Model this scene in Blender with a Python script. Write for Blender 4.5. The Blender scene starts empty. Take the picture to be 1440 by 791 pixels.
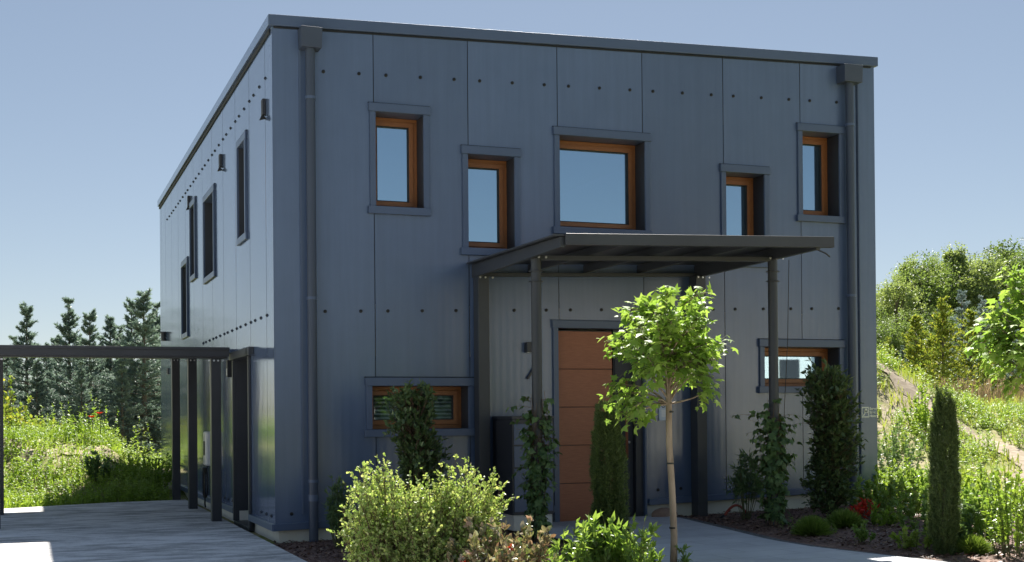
import bpy, bmesh, math, random
import numpy as np
from mathutils import Matrix, Vector

RNG = np.random.default_rng(7)
random.seed(7)
R = math.radians
scene = bpy.context.scene
COL = scene.collection

# ------------------------------------------------------------------ camera
CAM = np.array([-2.8462, -15.8748, 1.4888])
YAW, PITCH, ROLL = R(20.598683), R(0.308506), R(-0.487137)
F = np.array([math.sin(YAW)*math.cos(PITCH), math.cos(YAW)*math.cos(PITCH), math.sin(PITCH)])
r0 = np.array([math.cos(YAW), -math.sin(YAW), 0.0]); u0 = np.cross(r0, F)
RT = math.cos(ROLL)*r0 + math.sin(ROLL)*u0
UP = -math.sin(ROLL)*r0 + math.cos(ROLL)*u0
cam_d = bpy.data.cameras.new('camera'); cam = bpy.data.objects.new('camera', cam_d); COL.objects.link(cam)
cam_d.sensor_width = 36; cam_d.lens = 45.3425; cam_d.shift_y = 0.125205
cam_d.clip_start = 0.1; cam_d.clip_end = 2000
cam.matrix_world = Matrix([[RT[0], UP[0], -F[0], CAM[0]], [RT[1], UP[1], -F[1], CAM[1]], [RT[2], UP[2], -F[2], CAM[2]], [0, 0, 0, 1]])
scene.camera = cam
CY, SY = math.cos(YAW), math.sin(YAW)

def sd(s, d):
    """ground coordinates from sideways offset s and distance d as seen from the street"""
    return CAM[0] + s*CY + d*SY, CAM[1] - s*SY + d*CY

def to_sd(X, Y):
    dx, dy = X - CAM[0], Y - CAM[1]
    return dx*CY - dy*SY, dx*SY + dy*CY

# ------------------------------------------------------------------ tagging
def tag(o, label=None, cat=None, group=None, kind=None):
    if label: o['label'] = label
    if cat: o['category'] = cat
    if group: o['group'] = group
    if kind: o['kind'] = kind
    return o

def empty(name, loc, label, cat, group=None, rz=0.0):
    o = bpy.data.objects.new(name, None); COL.objects.link(o)
    o.location = loc; o.rotation_euler = (0, 0, rz); o.empty_display_size = 0.2
    return tag(o, label, cat, group)

def link(name, me, parent=None):
    o = bpy.data.objects.new(name, me); COL.objects.link(o)
    if parent is not None: o.parent = parent
    return o

# ------------------------------------------------------------------ materials
def mat(name):
    m = bpy.data.materials.new(name); m.use_nodes = True
    nt = m.node_tree; nt.nodes.clear()
    out = nt.nodes.new('ShaderNodeOutputMaterial')
    return m, nt, out

def N(nt, t, **kw):
    n = nt.nodes.new(t)
    for k, v in kw.items(): setattr(n, k, v)
    return n

def ramp(nt, stops):
    r = N(nt, 'ShaderNodeValToRGB'); e = r.color_ramp.elements
    while len(e) < len(stops): e.new(0.5)
    for k, (p, c) in enumerate(stops):
        e[k].position = p; e[k].color = (*c, 1)
    return r

def pos(nt, scale=(1, 1, 1)):
    g = N(nt, 'ShaderNodeNewGeometry'); mp = N(nt, 'ShaderNodeMapping'); mp.inputs['Scale'].default_value = scale
    nt.links.new(g.outputs['Position'], mp.inputs['Vector']); return mp.outputs['Vector']

def objco(nt, scale=(1, 1, 1)):
    g = N(nt, 'ShaderNodeTexCoord'); mp = N(nt, 'ShaderNodeMapping'); mp.inputs['Scale'].default_value = scale
    nt.links.new(g.outputs['Object'], mp.inputs['Vector']); return mp.outputs['Vector']

def noise(nt, vec, scale, detail=4, rough=.55):
    n = N(nt, 'ShaderNodeTexNoise'); n.inputs['Scale'].default_value = scale
    n.inputs['Detail'].default_value = detail; n.inputs['Roughness'].default_value = rough
    nt.links.new(vec, n.inputs['Vector']); return n

def simple(name, stops, rough=.5, scale=3., stretch=(1, 1, 1), metallic=0., bump=0., bscale=None, spec=.5, coords='pos', rvar=.08):
    m, nt, out = mat(name); L = nt.links
    v = pos(nt, stretch) if coords == 'pos' else objco(nt, stretch)
    n = noise(nt, v, scale); r = ramp(nt, stops); L.new(n.outputs['Fac'], r.inputs['Fac'])
    b = N(nt, 'ShaderNodeBsdfPrincipled'); L.new(r.outputs['Color'], b.inputs['Base Color'])
    b.inputs['Metallic'].default_value = metallic; b.inputs['Specular IOR Level'].default_value = spec
    mr = N(nt, 'ShaderNodeMapRange'); mr.inputs['To Min'].default_value = max(0, rough-rvar); mr.inputs['To Max'].default_value = rough+rvar
    L.new(n.outputs['Fac'], mr.inputs['Value']); L.new(mr.outputs['Result'], b.inputs['Roughness'])
    if bump:
        n2 = noise(nt, v, bscale or scale*6, 5); bp = N(nt, 'ShaderNodeBump'); bp.inputs['Strength'].default_value = bump; bp.inputs['Distance'].default_value = .02
        L.new(n2.outputs['Fac'], bp.inputs['Height']); L.new(bp.outputs['Normal'], b.inputs['Normal'])
    L.new(b.outputs['BSDF'], out.inputs['Surface']); return m

def cladding(name, r0_=.17, r1_=.30, bs=.15, ior=1.75):
    """anthracite coated sheet with shallow vertical micro ribs"""
    m, nt, out = mat(name); L = nt.links
    g = N(nt, 'ShaderNodeNewGeometry'); sx = N(nt, 'ShaderNodeSeparateXYZ'); L.new(g.outputs['Position'], sx.inputs['Vector'])
    ad = N(nt, 'ShaderNodeMath', operation='ADD'); L.new(sx.outputs['X'], ad.inputs[0]); L.new(sx.outputs['Y'], ad.inputs[1])
    cb = N(nt, 'ShaderNodeCombineXYZ'); L.new(ad.outputs[0], cb.inputs['X'])
    w = N(nt, 'ShaderNodeTexWave'); w.wave_type = 'BANDS'; w.bands_direction = 'X'; w.wave_profile = 'SIN'
    w.inputs['Scale'].default_value = 3.2; w.inputs['Distortion'].default_value = 0; L.new(cb.outputs[0], w.inputs['Vector'])
    v2 = N(nt, 'ShaderNodeCombineXYZ'); L.new(ad.outputs[0], v2.inputs['X'])
    zz = N(nt, 'ShaderNodeMath', operation='MULTIPLY'); zz.inputs[1].default_value = .05; L.new(sx.outputs['Z'], zz.inputs[0]); L.new(zz.outputs[0], v2.inputs['Y'])
    n1 = noise(nt, v2.outputs[0], 5, 6, .7)
    n3 = noise(nt, g.outputs['Position'], 1.3, 3)
    ad2 = N(nt, 'ShaderNodeMath', operation='MULTIPLY_ADD'); ad2.inputs[1].default_value = .45; L.new(w.outputs['Fac'], ad2.inputs[0]); L.new(n1.outputs['Fac'], ad2.inputs[2])
    bp = N(nt, 'ShaderNodeBump'); bp.inputs['Strength'].default_value = bs; bp.inputs['Distance'].default_value = .006
    L.new(ad2.outputs[0], bp.inputs['Height'])
    bp2 = N(nt, 'ShaderNodeBump'); bp2.inputs['Strength'].default_value = .10; bp2.inputs['Distance'].default_value = .03
    L.new(n3.outputs['Fac'], bp2.inputs['Height']); L.new(bp.outputs['Normal'], bp2.inputs['Normal'])
    b = N(nt, 'ShaderNodeBsdfPrincipled')
    r = ramp(nt, [(.3, (.092, .134, .226)), (.7, (.104, .149, .248))]); L.new(n3.outputs['Fac'], r.inputs['Fac'])
    fl = N(nt, 'ShaderNodeMath', operation='MULTIPLY_ADD'); fl.inputs[1].default_value = 1/1.2605; fl.inputs[2].default_value = -.016; L.new(ad.outputs[0], fl.inputs[0])
    f2 = N(nt, 'ShaderNodeMath', operation='FLOOR'); L.new(fl.outputs[0], f2.inputs[0]); wn = N(nt, 'ShaderNodeTexWhiteNoise', noise_dimensions='1D'); L.new(f2.outputs[0], wn.inputs['W'])
    vr = N(nt, 'ShaderNodeMapRange'); vr.inputs['To Min'].default_value = .90; vr.inputs['To Max'].default_value = 1.08; L.new(wn.outputs['Value'], vr.inputs['Value'])
    v4 = N(nt, 'ShaderNodeMapping'); v4.inputs['Scale'].default_value = (7, 7, .35); L.new(g.outputs['Position'], v4.inputs['Vector']); n4 = noise(nt, v4.outputs[0], 1.6, 7, .7)
    v5 = N(nt, 'ShaderNodeMapRange'); v5.inputs['From Min'].default_value = .3; v5.inputs['From Max'].default_value = .7; v5.inputs['To Min'].default_value = .93; v5.inputs['To Max'].default_value = 1.06; L.new(n4.outputs['Fac'], v5.inputs['Value'])
    v6 = N(nt, 'ShaderNodeMath', operation='MULTIPLY'); L.new(vr.outputs[0], v6.inputs[0]); L.new(v5.outputs[0], v6.inputs[1])
    hv = N(nt, 'ShaderNodeHueSaturation'); L.new(v6.outputs[0], hv.inputs['Value']); L.new(r.outputs['Color'], hv.inputs['Color']); L.new(hv.outputs[0], b.inputs['Base Color'])
    mr = N(nt, 'ShaderNodeMapRange'); mr.inputs['To Min'].default_value = r0_; mr.inputs['To Max'].default_value = r1_
    L.new(n1.outputs['Fac'], mr.inputs['Value']); L.new(mr.outputs['Result'], b.inputs['Roughness'])
    b.inputs['Specular IOR Level'].default_value = .5; b.inputs['IOR'].default_value = ior
    L.new(bp2.outputs['Normal'], b.inputs['Normal']); L.new(b.outputs['BSDF'], out.inputs['Surface']); return m

def wood(name, c1, c2, stretch, rough=.42):
    m, nt, out = mat(name); L = nt.links
    v = pos(nt, stretch); n = noise(nt, v, 9, 8, .7); r = ramp(nt, [(.3, c1), (.52, tuple((a+b)/2 for a, b in zip(c1, c2))), (.72, c2)])
    L.new(n.outputs['Fac'], r.inputs['Fac'])
    b = N(nt, 'ShaderNodeBsdfPrincipled'); L.new(r.outputs['Color'], b.inputs['Base Color']); b.inputs['Roughness'].default_value = rough
    bp = N(nt, 'ShaderNodeBump'); bp.inputs['Strength'].default_value = .08; bp.inputs['Distance'].default_value = .004
    L.new(n.outputs['Fac'], bp.inputs['Height']); L.new(bp.outputs['Normal'], b.inputs['Normal'])
    L.new(b.outputs['BSDF'], out.inputs['Surface']); return m

def glass(name, refl=.55, tint=(.42, .47, .5)):
    m, nt, out = mat(name); L = nt.links
    g = N(nt, 'ShaderNodeBsdfGlossy'); g.inputs['Roughness'].default_value = .015; g.inputs['Color'].default_value = (.66, .87, 1, 1)
    n = noise(nt, pos(nt), .7, 2); bp = N(nt, 'ShaderNodeBump'); bp.inputs['Strength'].default_value = .03; bp.inputs['Distance'].default_value = .02
    L.new(n.outputs['Fac'], bp.inputs['Height']); L.new(bp.outputs['Normal'], g.inputs['Normal'])
    t = N(nt, 'ShaderNodeBsdfTransparent'); t.inputs['Color'].default_value = (*tint, 1)
    mx = N(nt, 'ShaderNodeMixShader'); mx.inputs['Fac'].default_value = refl
    L.new(t.outputs[0], mx.inputs[1]); L.new(g.outputs[0], mx.inputs[2]); L.new(mx.outputs[0], out.inputs['Surface']); return m

def leafmat(name, cols, trans=.4, tcol=None, rough=.45, spec=.35, patch=None):
    """leaf colours vary from leaf to leaf; light passes through thin blades"""
    m, nt, out = mat(name); L = nt.links
    g = N(nt, 'ShaderNodeNewGeometry'); k = len(cols)
    r = ramp(nt, [(i/(k-1), c) for i, c in enumerate(cols)])
    if patch:
        n = noise(nt, g.outputs['Position'], patch, 3); ma = N(nt, 'ShaderNodeMath', operation='MULTIPLY_ADD'); ma.inputs[1].default_value = .45
        sb = N(nt, 'ShaderNodeMath', operation='MULTIPLY_ADD'); sb.inputs[1].default_value = 1.5; sb.inputs[2].default_value = -.47; L.new(n.outputs['Fac'], sb.inputs[0])
        L.new(g.outputs['Random Per Island'], ma.inputs[0]); L.new(sb.outputs[0], ma.inputs[2]); L.new(ma.outputs[0], r.inputs['Fac'])
    else:
        L.new(g.outputs['Random Per Island'], r.inputs['Fac'])
    b = N(nt, 'ShaderNodeBsdfPrincipled'); L.new(r.outputs['Color'], b.inputs['Base Color']); b.inputs['Roughness'].default_value = rough; b.inputs['Specular IOR Level'].default_value = spec
    t = N(nt, 'ShaderNodeBsdfTranslucent')
    hs = N(nt, 'ShaderNodeMix', data_type='RGBA', blend_type='MULTIPLY'); hs.inputs['Factor'].default_value = 1
    L.new(r.outputs['Color'], hs.inputs[6]); hs.inputs[7].default_value = (*(tcol or (1.5, 1.45, .7)), 1)
    L.new(hs.outputs[2], t.inputs['Color'])
    mx = N(nt, 'ShaderNodeMixShader'); mx.inputs['Fac'].default_value = trans
    L.new(b.outputs[0], mx.inputs[1]); L.new(t.outputs[0], mx.inputs[2]); L.new(mx.outputs[0], out.inputs['Surface']); return m

M = {}
M['clad'] = cladding('anthracite_cladding')
M['cladside'] = cladding('anthracite_side_cladding', .06, .13, .11, 2.15)
M['trim'] = simple('anthracite_trim', [(.3, (.080, .115, .192)), (.7, (.091, .129, .212))], .34, 1.5, bump=.02, bscale=3)
M['steel'] = simple('dark_steel', [(.3, (.032, .034, .042)), (.7, (.044, .046, .055))], .40, 2.)
M['pipe'] = simple('pipe_coating', [(.3, (.050, .066, .100)), (.7, (.058, .076, .114))], .45, 2.)
M['reveal'] = simple('shaded_reveal_dark_metal', [(.3, (.034, .037, .046)), (.7, (.042, .046, .056))], .55, 2.)  # window and side door reveals: recess shade put into a darker colour
M['canopy'] = simple('canopy_steel', [(.3, (.040, .044, .053)), (.7, (.052, .057, .066))], .40, 2.)
M['gap'] = simple('joint_shadow', [(.3, (.012, .014, .018)), (.7, (.016, .018, .022))], .7)
M['roof'] = simple('roof_sheet', [(.3, (.06, .065, .07)), (.7, (.08, .085, .09))], .6)
M['bolt'] = simple('black_washer', [(.3, (.006, .006, .007)), (.7, (.012, .012, .013))], .5)
M['boltbright'] = simple('zinc_screw', [(.3, (.55, .55, .56)), (.7, (.7, .7, .7))], .3, metallic=.9)
M['frame_h'] = wood('larch_frame', (.22, .076, .022), (.40, .155, .05), (1.2, 1.2, 14))
M['frame_v'] = wood('larch_frame_upright', (.22, .076, .022), (.40, .155, .05), (14, 14, 1.2))
M['door'] = wood('oak_door', (.32, .105, .048), (.45, .160, .076), (.9, .9, 9))
M['glass'] = glass('coated_glass', .62)
M['glasslow'] = glass('clear_glass', .40, (.75, .78, .8))
M['glassdim'] = glass('dim_glass', .13, (.85, .88, .9))
M['gasket'] = simple('black_gasket', [(.3, (.02, .02, .022)), (.7, (.03, .03, .032))], .6)
M['plinth'] = simple('plinth_concrete', [(.3, (.66, .62, .54)), (.7, (.78, .74, .65))], .85, 2.5, bump=.15)
M['white'] = simple('white_plastic', [(.3, (.72, .73, .74)), (.7, (.8, .8, .8))], .3)
M['signwhite'] = simple('pale_sign', [(.3, (.55, .62, .72)), (.7, (.66, .72, .80))], .35, 8)
M['emblem'] = simple('emblem_cream', [(.3, (.78, .80, .74)), (.7, (.84, .86, .80))], .5)
M['blind'] = simple('blind_slat', [(.3, (.80, .81, .82)), (.7, (.86, .86, .86))], .4)
M['copper'] = wood('handle_wood', (.26, .09, .05), (.36, .13, .07), (9, 9, 1.5), .3)
M['cable'] = simple('black_rubber', [(.3, (.012, .012, .013)), (.7, (.02, .02, .02))], .5)
M['red'] = simple('red_hose', [(.3, (.30, .05, .035)), (.7, (.42, .08, .05))], .4)
M['clay'] = simple('clay_stone', [(.3, (.22, .13, .09)), (.7, (.34, .23, .17))], .8, 6)
M['render'] = simple('white_render', [(.3, (.74, .74, .72)), (.7, (.8, .8, .78))], .9)
M['tile'] = simple('roof_tile', [(.3, (.09, .07, .06)), (.7, (.14, .1, .08))], .7)
M['bark'] = simple('grey_bark', [(.3, (.10, .08, .06)), (.7, (.18, .15, .11))], .85, 12, (1, 1, .3), bump=.4)
M['palebark'] = simple('pale_bark', [(.25, (.22, .16, .11)), (.5, (.36, .28, .20)), (.75, (.45, .36, .27))], .8, 18, (1, 1, .25), bump=.3, bscale=60)
M['stem'] = simple('green_stem', [(.3, (.08, .10, .03)), (.7, (.14, .14, .06))], .7)
M['twig'] = simple('brown_twig', [(.3, (.10, .06, .035)), (.7, (.17, .11, .07))], .8)

def concrete_slab():
    m, nt, out = mat('brushed_concrete'); L = nt.links
    a = noise(nt, pos(nt, (.7, 2.3, 1)), 1.9, 11, .74); b_ = noise(nt, pos(nt), .8, 5); c = noise(nt, pos(nt, (1, 2, 1)), 22, 4, .7)
    r = ramp(nt, [(.40, (.34, .33, .315)), (.47, (.54, .525, .50)), (.53, (.72, .70, .67)), (.60, (.90, .88, .85))])
    mx = N(nt, 'ShaderNodeMath', operation='MULTIPLY_ADD'); mx.inputs[1].default_value = .5; L.new(b_.outputs['Fac'], mx.inputs[0])
    m2 = N(nt, 'ShaderNodeMath', operation='MULTIPLY_ADD'); m2.inputs[1].default_value = .85; m2.inputs[2].default_value = -.22; L.new(a.outputs['Fac'], m2.inputs[0]); L.new(m2.outputs[0], mx.inputs[2])
    m3 = N(nt, 'ShaderNodeMath', operation='MULTIPLY_ADD'); m3.inputs[1].default_value = .25; L.new(c.outputs['Fac'], m3.inputs[0]); L.new(mx.outputs[0], m3.inputs[2])
    m4 = N(nt, 'ShaderNodeMath', operation='ADD'); m4.inputs[1].default_value = -.06; L.new(m3.outputs[0], m4.inputs[0])
    L.new(m4.outputs[0], r.inputs['Fac'])
    p = N(nt, 'ShaderNodeBsdfPrincipled'); p.inputs['Roughness'].default_value = .8; L.new(r.outputs['Color'], p.inputs['Base Color'])
    bp = N(nt, 'ShaderNodeBump'); bp.inputs['Strength'].default_value = .5; bp.inputs['Distance'].default_value = .02; L.new(m3.outputs[0], bp.inputs['Height']); L.new(bp.outputs['Normal'], p.inputs['Normal'])
    L.new(p.outputs[0], out.inputs['Surface']); return m
M['slab'] = concrete_slab()

def paving():
    m, nt, out = mat('grey_paving'); L = nt.links
    br = N(nt, 'ShaderNodeTexBrick'); br.offset = .5
    br.inputs['Color1'].default_value = (.60, .61, .64, 1); br.inputs['Color2'].default_value = (.66, .67, .69, 1); br.inputs['Mortar'].default_value = (.42, .42, .43, 1)
    br.inputs['Scale'].default_value = 1; br.inputs['Mortar Size'].default_value = .005; br.inputs['Brick Width'].default_value = .8; br.inputs['Row Height'].default_value = .4
    L.new(pos(nt), br.inputs['Vector'])
    n = noise(nt, pos(nt), 2, 7, .65); mx = N(nt, 'ShaderNodeMix', data_type='RGBA', blend_type='MULTIPLY'); mx.inputs['Factor'].default_value = 1
    r = ramp(nt, [(.3, (.82, .82, .82)), (.7, (1.05, 1.05, 1.05))]); L.new(n.outputs['Fac'], r.inputs['Fac'])
    L.new(br.outputs['Color'], mx.inputs[6]); L.new(r.outputs['Color'], mx.inputs[7])
    p = N(nt, 'ShaderNodeBsdfPrincipled'); p.inputs['Roughness'].default_value = .75; L.new(mx.outputs[2], p.inputs['Base Color'])
    L.new(p.outputs[0], out.inputs['Surface']); return m
M['path'] = paving()
M['road'] = simple('road_asphalt', [(.3, (.13, .13, .135)), (.7, (.18, .18, .185))], .85, 1.2, bump=.1)

def soil(name, stops, scale, bump=.6):
    m, nt, out = mat(name); L = nt.links
    v = N(nt, 'ShaderNodeTexVoronoi'); v.inputs['Scale'].default_value = scale; L.new(pos(nt, (1, 1.6, 1)), v.inputs['Vector'])
    n = noise(nt, pos(nt), scale*.15, 6); ma = N(nt, 'ShaderNodeMath', operation='MULTIPLY_ADD'); ma.inputs[1].default_value = .45
    sp = N(nt, 'ShaderNodeSeparateColor'); L.new(v.outputs['Color'], sp.inputs[0]); L.new(sp.outputs[0], ma.inputs[0])
    sc = N(nt, 'ShaderNodeMath', operation='MULTIPLY_ADD'); sc.inputs[1].default_value = .9; sc.inputs[2].default_value = -.15; L.new(n.outputs['Fac'], sc.inputs[0]); L.new(sc.outputs[0], ma.inputs[2])
    r = ramp(nt, stops); L.new(ma.outputs[0], r.inputs['Fac'])
    p = N(nt, 'ShaderNodeBsdfPrincipled'); p.inputs['Roughness'].default_value = .9; L.new(r.outputs['Color'], p.inputs['Base Color'])
    bp = N(nt, 'ShaderNodeBump'); bp.inputs['Strength'].default_value = bump; bp.inputs['Distance'].default_value = .03; L.new(ma.outputs[0], bp.inputs['Height']); L.new(bp.outputs['Normal'], p.inputs['Normal'])
    L.new(p.outputs[0], out.inputs['Surface']); return m
M['mulch'] = soil('bark_mulch', [(.1, (.06, .038, .03)), (.4, (.15, .09, .068)), (.7, (.27, .16, .12)), (.95, (.40, .29, .22))], 34)
M['gravel'] = soil('slate_gravel', [(.1, (.05, .05, .055)), (.5, (.13, .13, .135)), (.9, (.28, .28, .28))], 40)
M['chip'] = leafmat('bark_chip', [(.05, .03, .025), (.13, .07, .05), (.22, .12, .085), (.33, .24, .18)], 0)

def terrain_mat():
    m, nt, out = mat('rough_meadow'); L = nt.links
    a = noise(nt, pos(nt), .55, 8, .68); b_ = noise(nt, pos(nt), 5, 6, .7)
    ma = N(nt, 'ShaderNodeMath', operation='MULTIPLY_ADD'); ma.inputs[1].default_value = .4; L.new(b_.outputs['Fac'], ma.inputs[0]); L.new(a.outputs['Fac'], ma.inputs[2])
    r = ramp(nt, [(.45, (.15, .20, .05)), (.62, (.24, .28, .08)), (.74, (.40, .35, .20)), (.86, (.52, .44, .32))]); L.new(ma.outputs[0], r.inputs['Fac'])
    p = N(nt, 'ShaderNodeBsdfPrincipled'); p.inputs['Roughness'].default_value = .95; p.inputs['Specular IOR Level'].default_value = .1; L.new(r.outputs['Color'], p.inputs['Base Color'])
    bp = N(nt, 'ShaderNodeBump'); bp.inputs['Strength'].default_value = .8; bp.inputs['Distance'].default_value = .08; L.new(b_.outputs['Fac'], bp.inputs['Height']); L.new(bp.outputs['Normal'], p.inputs['Normal'])
    L.new(p.outputs[0], out.inputs['Surface']); return m
M['terrain'] = terrain_mat()
M['sand'] = soil('sandy_soil', [(.1, (.20, .15, .09)), (.5, (.32, .25, .17)), (.9, (.46, .38, .28))], 9, .5)

# ------------------------------------------------------------------ mesh builder
class MB:
    def __init__(s): s.v = []; s.f = []; s.m = []
    def quad(s, a, b, c, d, mi=0):
        n = len(s.v); s.v += [a, b, c, d]; s.f.append((n, n+1, n+2, n+3)); s.m.append(mi)
    def poly(s, pts, mi=0):
        n = len(s.v); s.v += list(pts); s.f.append(tuple(range(n, n+len(pts)))); s.m.append(mi)
    def hexa(s, p, mi=0):
        n = len(s.v); s.v += list(p)
        for f in ((0, 3, 2, 1), (4, 5, 6, 7), (0, 1, 5, 4), (1, 2, 6, 5), (2, 3, 7, 6), (3, 0, 4, 7)):
            s.f.append(tuple(n+i for i in f)); s.m.append(mi)
    def box(s, x0, x1, y0, y1, z0, z1, mi=0):
        s.hexa([(x0, y0, z0), (x1, y0, z0), (x1, y1, z0), (x0, y1, z0), (x0, y0, z1), (x1, y0, z1), (x1, y1, z1), (x0, y1, z1)], mi)
    def beam(s, a, b, w, h, mi=0):
        a, b = Vector(a), Vector(b); d = (b-a).normalized(); side = d.cross(Vector((0, 0, 1)))
        if side.length < 1e-4: side = Vector((1, 0, 0))
        side.normalize(); up = side.cross(d)
        o = [(-w/2, -h/2), (w/2, -h/2), (w/2, h/2), (-w/2, h/2)]
        s.hexa([tuple(a+side*i+up*j) for i, j in o] + [tuple(b+side*i+up*j) for i, j in o], mi)
    def tube(s, pts, rad, n=10, mi=0, cap=True):
        pts = [Vector(p) for p in pts]; rad = rad if hasattr(rad, '__len__') else [rad]*len(pts); base = len(s.v)
        for i, p in enumerate(pts):
            d = (pts[min(i+1, len(pts)-1)] - pts[max(i-1, 0)]).normalized()
            a = d.cross(Vector((0.31, 0.17, 1))) if abs(d.z) < .95 else d.cross(Vector((1, 0, 0)))
            a.normalize(); b = d.cross(a)
            for k in range(n):
                t = 2*math.pi*k/n; s.v.append(tuple(p + (a*math.cos(t)+b*math.sin(t))*rad[i]))
        for i in range(len(pts)-1):
            for k in range(n):
                s.f.append((base+i*n+k, base+i*n+(k+1) % n, base+(i+1)*n+(k+1) % n, base+(i+1)*n+k)); s.m.append(mi)
        if cap:
            s.f.append(tuple(base+k for k in reversed(range(n)))); s.m.append(mi)
            s.f.append(tuple(base+(len(pts)-1)*n+k for k in range(n))); s.m.append(mi)
    def build(s, name, mats, parent=None, bevel=0, smooth=False):
        me = bpy.data.meshes.new(name); me.from_pydata([tuple(map(float, v)) for v in s.v], [], s.f)
        mats = mats if isinstance(mats, (list, tuple)) else [mats]
        for m in mats: me.materials.append(m)
        me.polygons.foreach_set('material_index', s.m)
        if smooth: me.polygons.foreach_set('use_smooth', [True]*len(s.f))
        me.update(); o = link(name, me, parent)
        if bevel:
            b = o.modifiers.new('bevel', 'BEVEL'); b.width = bevel; b.segments = 2; b.limit_method = 'ANGLE'
        return o

def np_mesh(name, parts, mats, parent=None, smooth=False):
    """parts: list of (V (n,3), F (m,k), material index)"""
    Vs = []; loops = []; starts = []; tot = []; mi = []; off = 0; lo = 0
    for V, Fc, k in parts:
        if len(V) == 0: continue
        Vs.append(V); loops.append((Fc+off).ravel()); n = Fc.shape[1]
        starts.append(lo+np.arange(len(Fc))*n); tot.append(np.full(len(Fc), n)); mi.append(np.full(len(Fc), k))
        off += len(V); lo += Fc.size
    V = np.concatenate(Vs); lp = np.concatenate(loops); st = np.concatenate(starts); mi = np.concatenate(mi)
    me = bpy.data.meshes.new(name); me.vertices.add(len(V)); me.vertices.foreach_set('co', V.astype(np.float32).ravel())
    me.loops.add(len(lp)); me.loops.foreach_set('vertex_index', lp.astype(np.int32))
    me.polygons.add(len(st)); me.polygons.foreach_set('loop_start', st.astype(np.int32))
    me.polygons.foreach_set('material_index', mi.astype(np.int32))
    if smooth: me.polygons.foreach_set('use_smooth', np.ones(len(st), bool))
    for m in (mats if isinstance(mats, (list, tuple)) else [mats]): me.materials.append(m)
    me.update(calc_edges=True); me.validate()
    return link(name, me, parent)

# ------------------------------------------------------------------ foliage tools
def unit(a): return a/np.maximum(np.linalg.norm(a, axis=-1, keepdims=True), 1e-9)
def T(v, f): return np.array(v, float), np.array(f)
LEAF = T([(0, 0, 0), (.26, .42, .07), (0, 1, -.1), (-.26, .42, .07)], [(0, 1, 2), (0, 2, 3)])
ROUND = T([(0, 0, 0), (.36, .35, .06), (.26, .75, .03), (0, 1, -.08), (-.26, .75, .03), (-.36, .35, .06)], [(0, 1, 2, 3), (0, 3, 4, 5)])
LANCE = T([(0, 0, 0), (.12, .4, .03), (0, 1, -.14), (-.12, .4, .03)], [(0, 1, 2), (0, 2, 3)])
NEEDLE = T([(-.06, 0, 0), (.06, 0, 0), (.02, 1, -.03), (-.02, 1, -.03)], [(0, 1, 2, 3)])
BLADE = T([(-.035, 0, 0), (.035, 0, 0), (.022, .6, .06), (-.022, .6, .06), (0, 1, .22)], [(0, 1, 2, 3)])
SPRIG = T([(-.13, 0, 0), (.13, 0, 0), (.16, .55, .03), (0, 1, -.08), (-.16, .55, .03)], [(0, 1, 2, 3, 4)])
MAPLE = T([(0, 0, 0), (.17, .10, .03), (.44, .08, -.04), (.30, .30, .05), (.55, .52, -.06), (.22, .55, .05), (0, 1.0, -.12), (-.22, .55, .05), (-.55, .52, -.06), (-.30, .30, .05), (-.44, .08, -.04), (-.17, .10, .03)],
          [(0, 1, 2, 3), (0, 3, 4, 5), (0, 5, 6, 7), (0, 7, 8, 9), (0, 9, 10, 11)])
IVY = T([(0, 0, 0), (.30, -.05, -.02), (.42, .38, -.05), (.2, .5, .03), (0, .95, -.1), (-.2, .5, .03), (-.42, .38, -.05), (-.30, -.05, -.02)], [(0, 1, 2, 3), (0, 3, 4, 5), (0, 5, 6, 7)])

def leaves(P, D, U, size, tmpl, wide=1.0):
    Tv, Tf = tmpl; D = unit(D); X = unit(np.cross(D, U)); Z = np.cross(X, D)
    size = np.broadcast_to(np.asarray(size, float), (len(P),))[:, None, None]
    V = P[:, None, :] + size*(Tv[None, :, 0:1]*wide*X[:, None, :] + Tv[None, :, 1:2]*D[:, None, :] + Tv[None, :, 2:3]*Z[:, None, :])
    Fc = Tf[None]+(np.arange(len(P))*len(Tv))[:, None, None]
    return V.reshape(-1, 3), Fc.reshape(-1, Tf.shape[1])

def sticks(A, B, ra, rb, n=3):
    """many straight tapered rods"""
    D = unit(B-A); ref = np.where(np.abs(D[:, 2:3]) > .9, np.array([[1., 0, 0]]), np.array([[0, 0, 1.]])); X = unit(np.cross(D, ref)); Y = np.cross(D, X)
    t = 2*np.pi*np.arange(n)/n; ring = X[:, None, :]*np.cos(t)[None, :, None] + Y[:, None, :]*np.sin(t)[None, :, None]
    ra = np.broadcast_to(ra, (len(A),))[:, None, None]; rb = np.broadcast_to(rb, (len(A),))[:, None, None]
    V = np.concatenate([A[:, None, :]+ring*ra, B[:, None, :]+ring*rb], 1).reshape(-1, 3)
    k = np.arange(n); f = np.stack([k, (k+1) % n, n+(k+1) % n, n+k], -1)
    Fc = (f[None]+(np.arange(len(A))*2*n)[:, None, None]).reshape(-1, 4); return V, Fc

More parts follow.
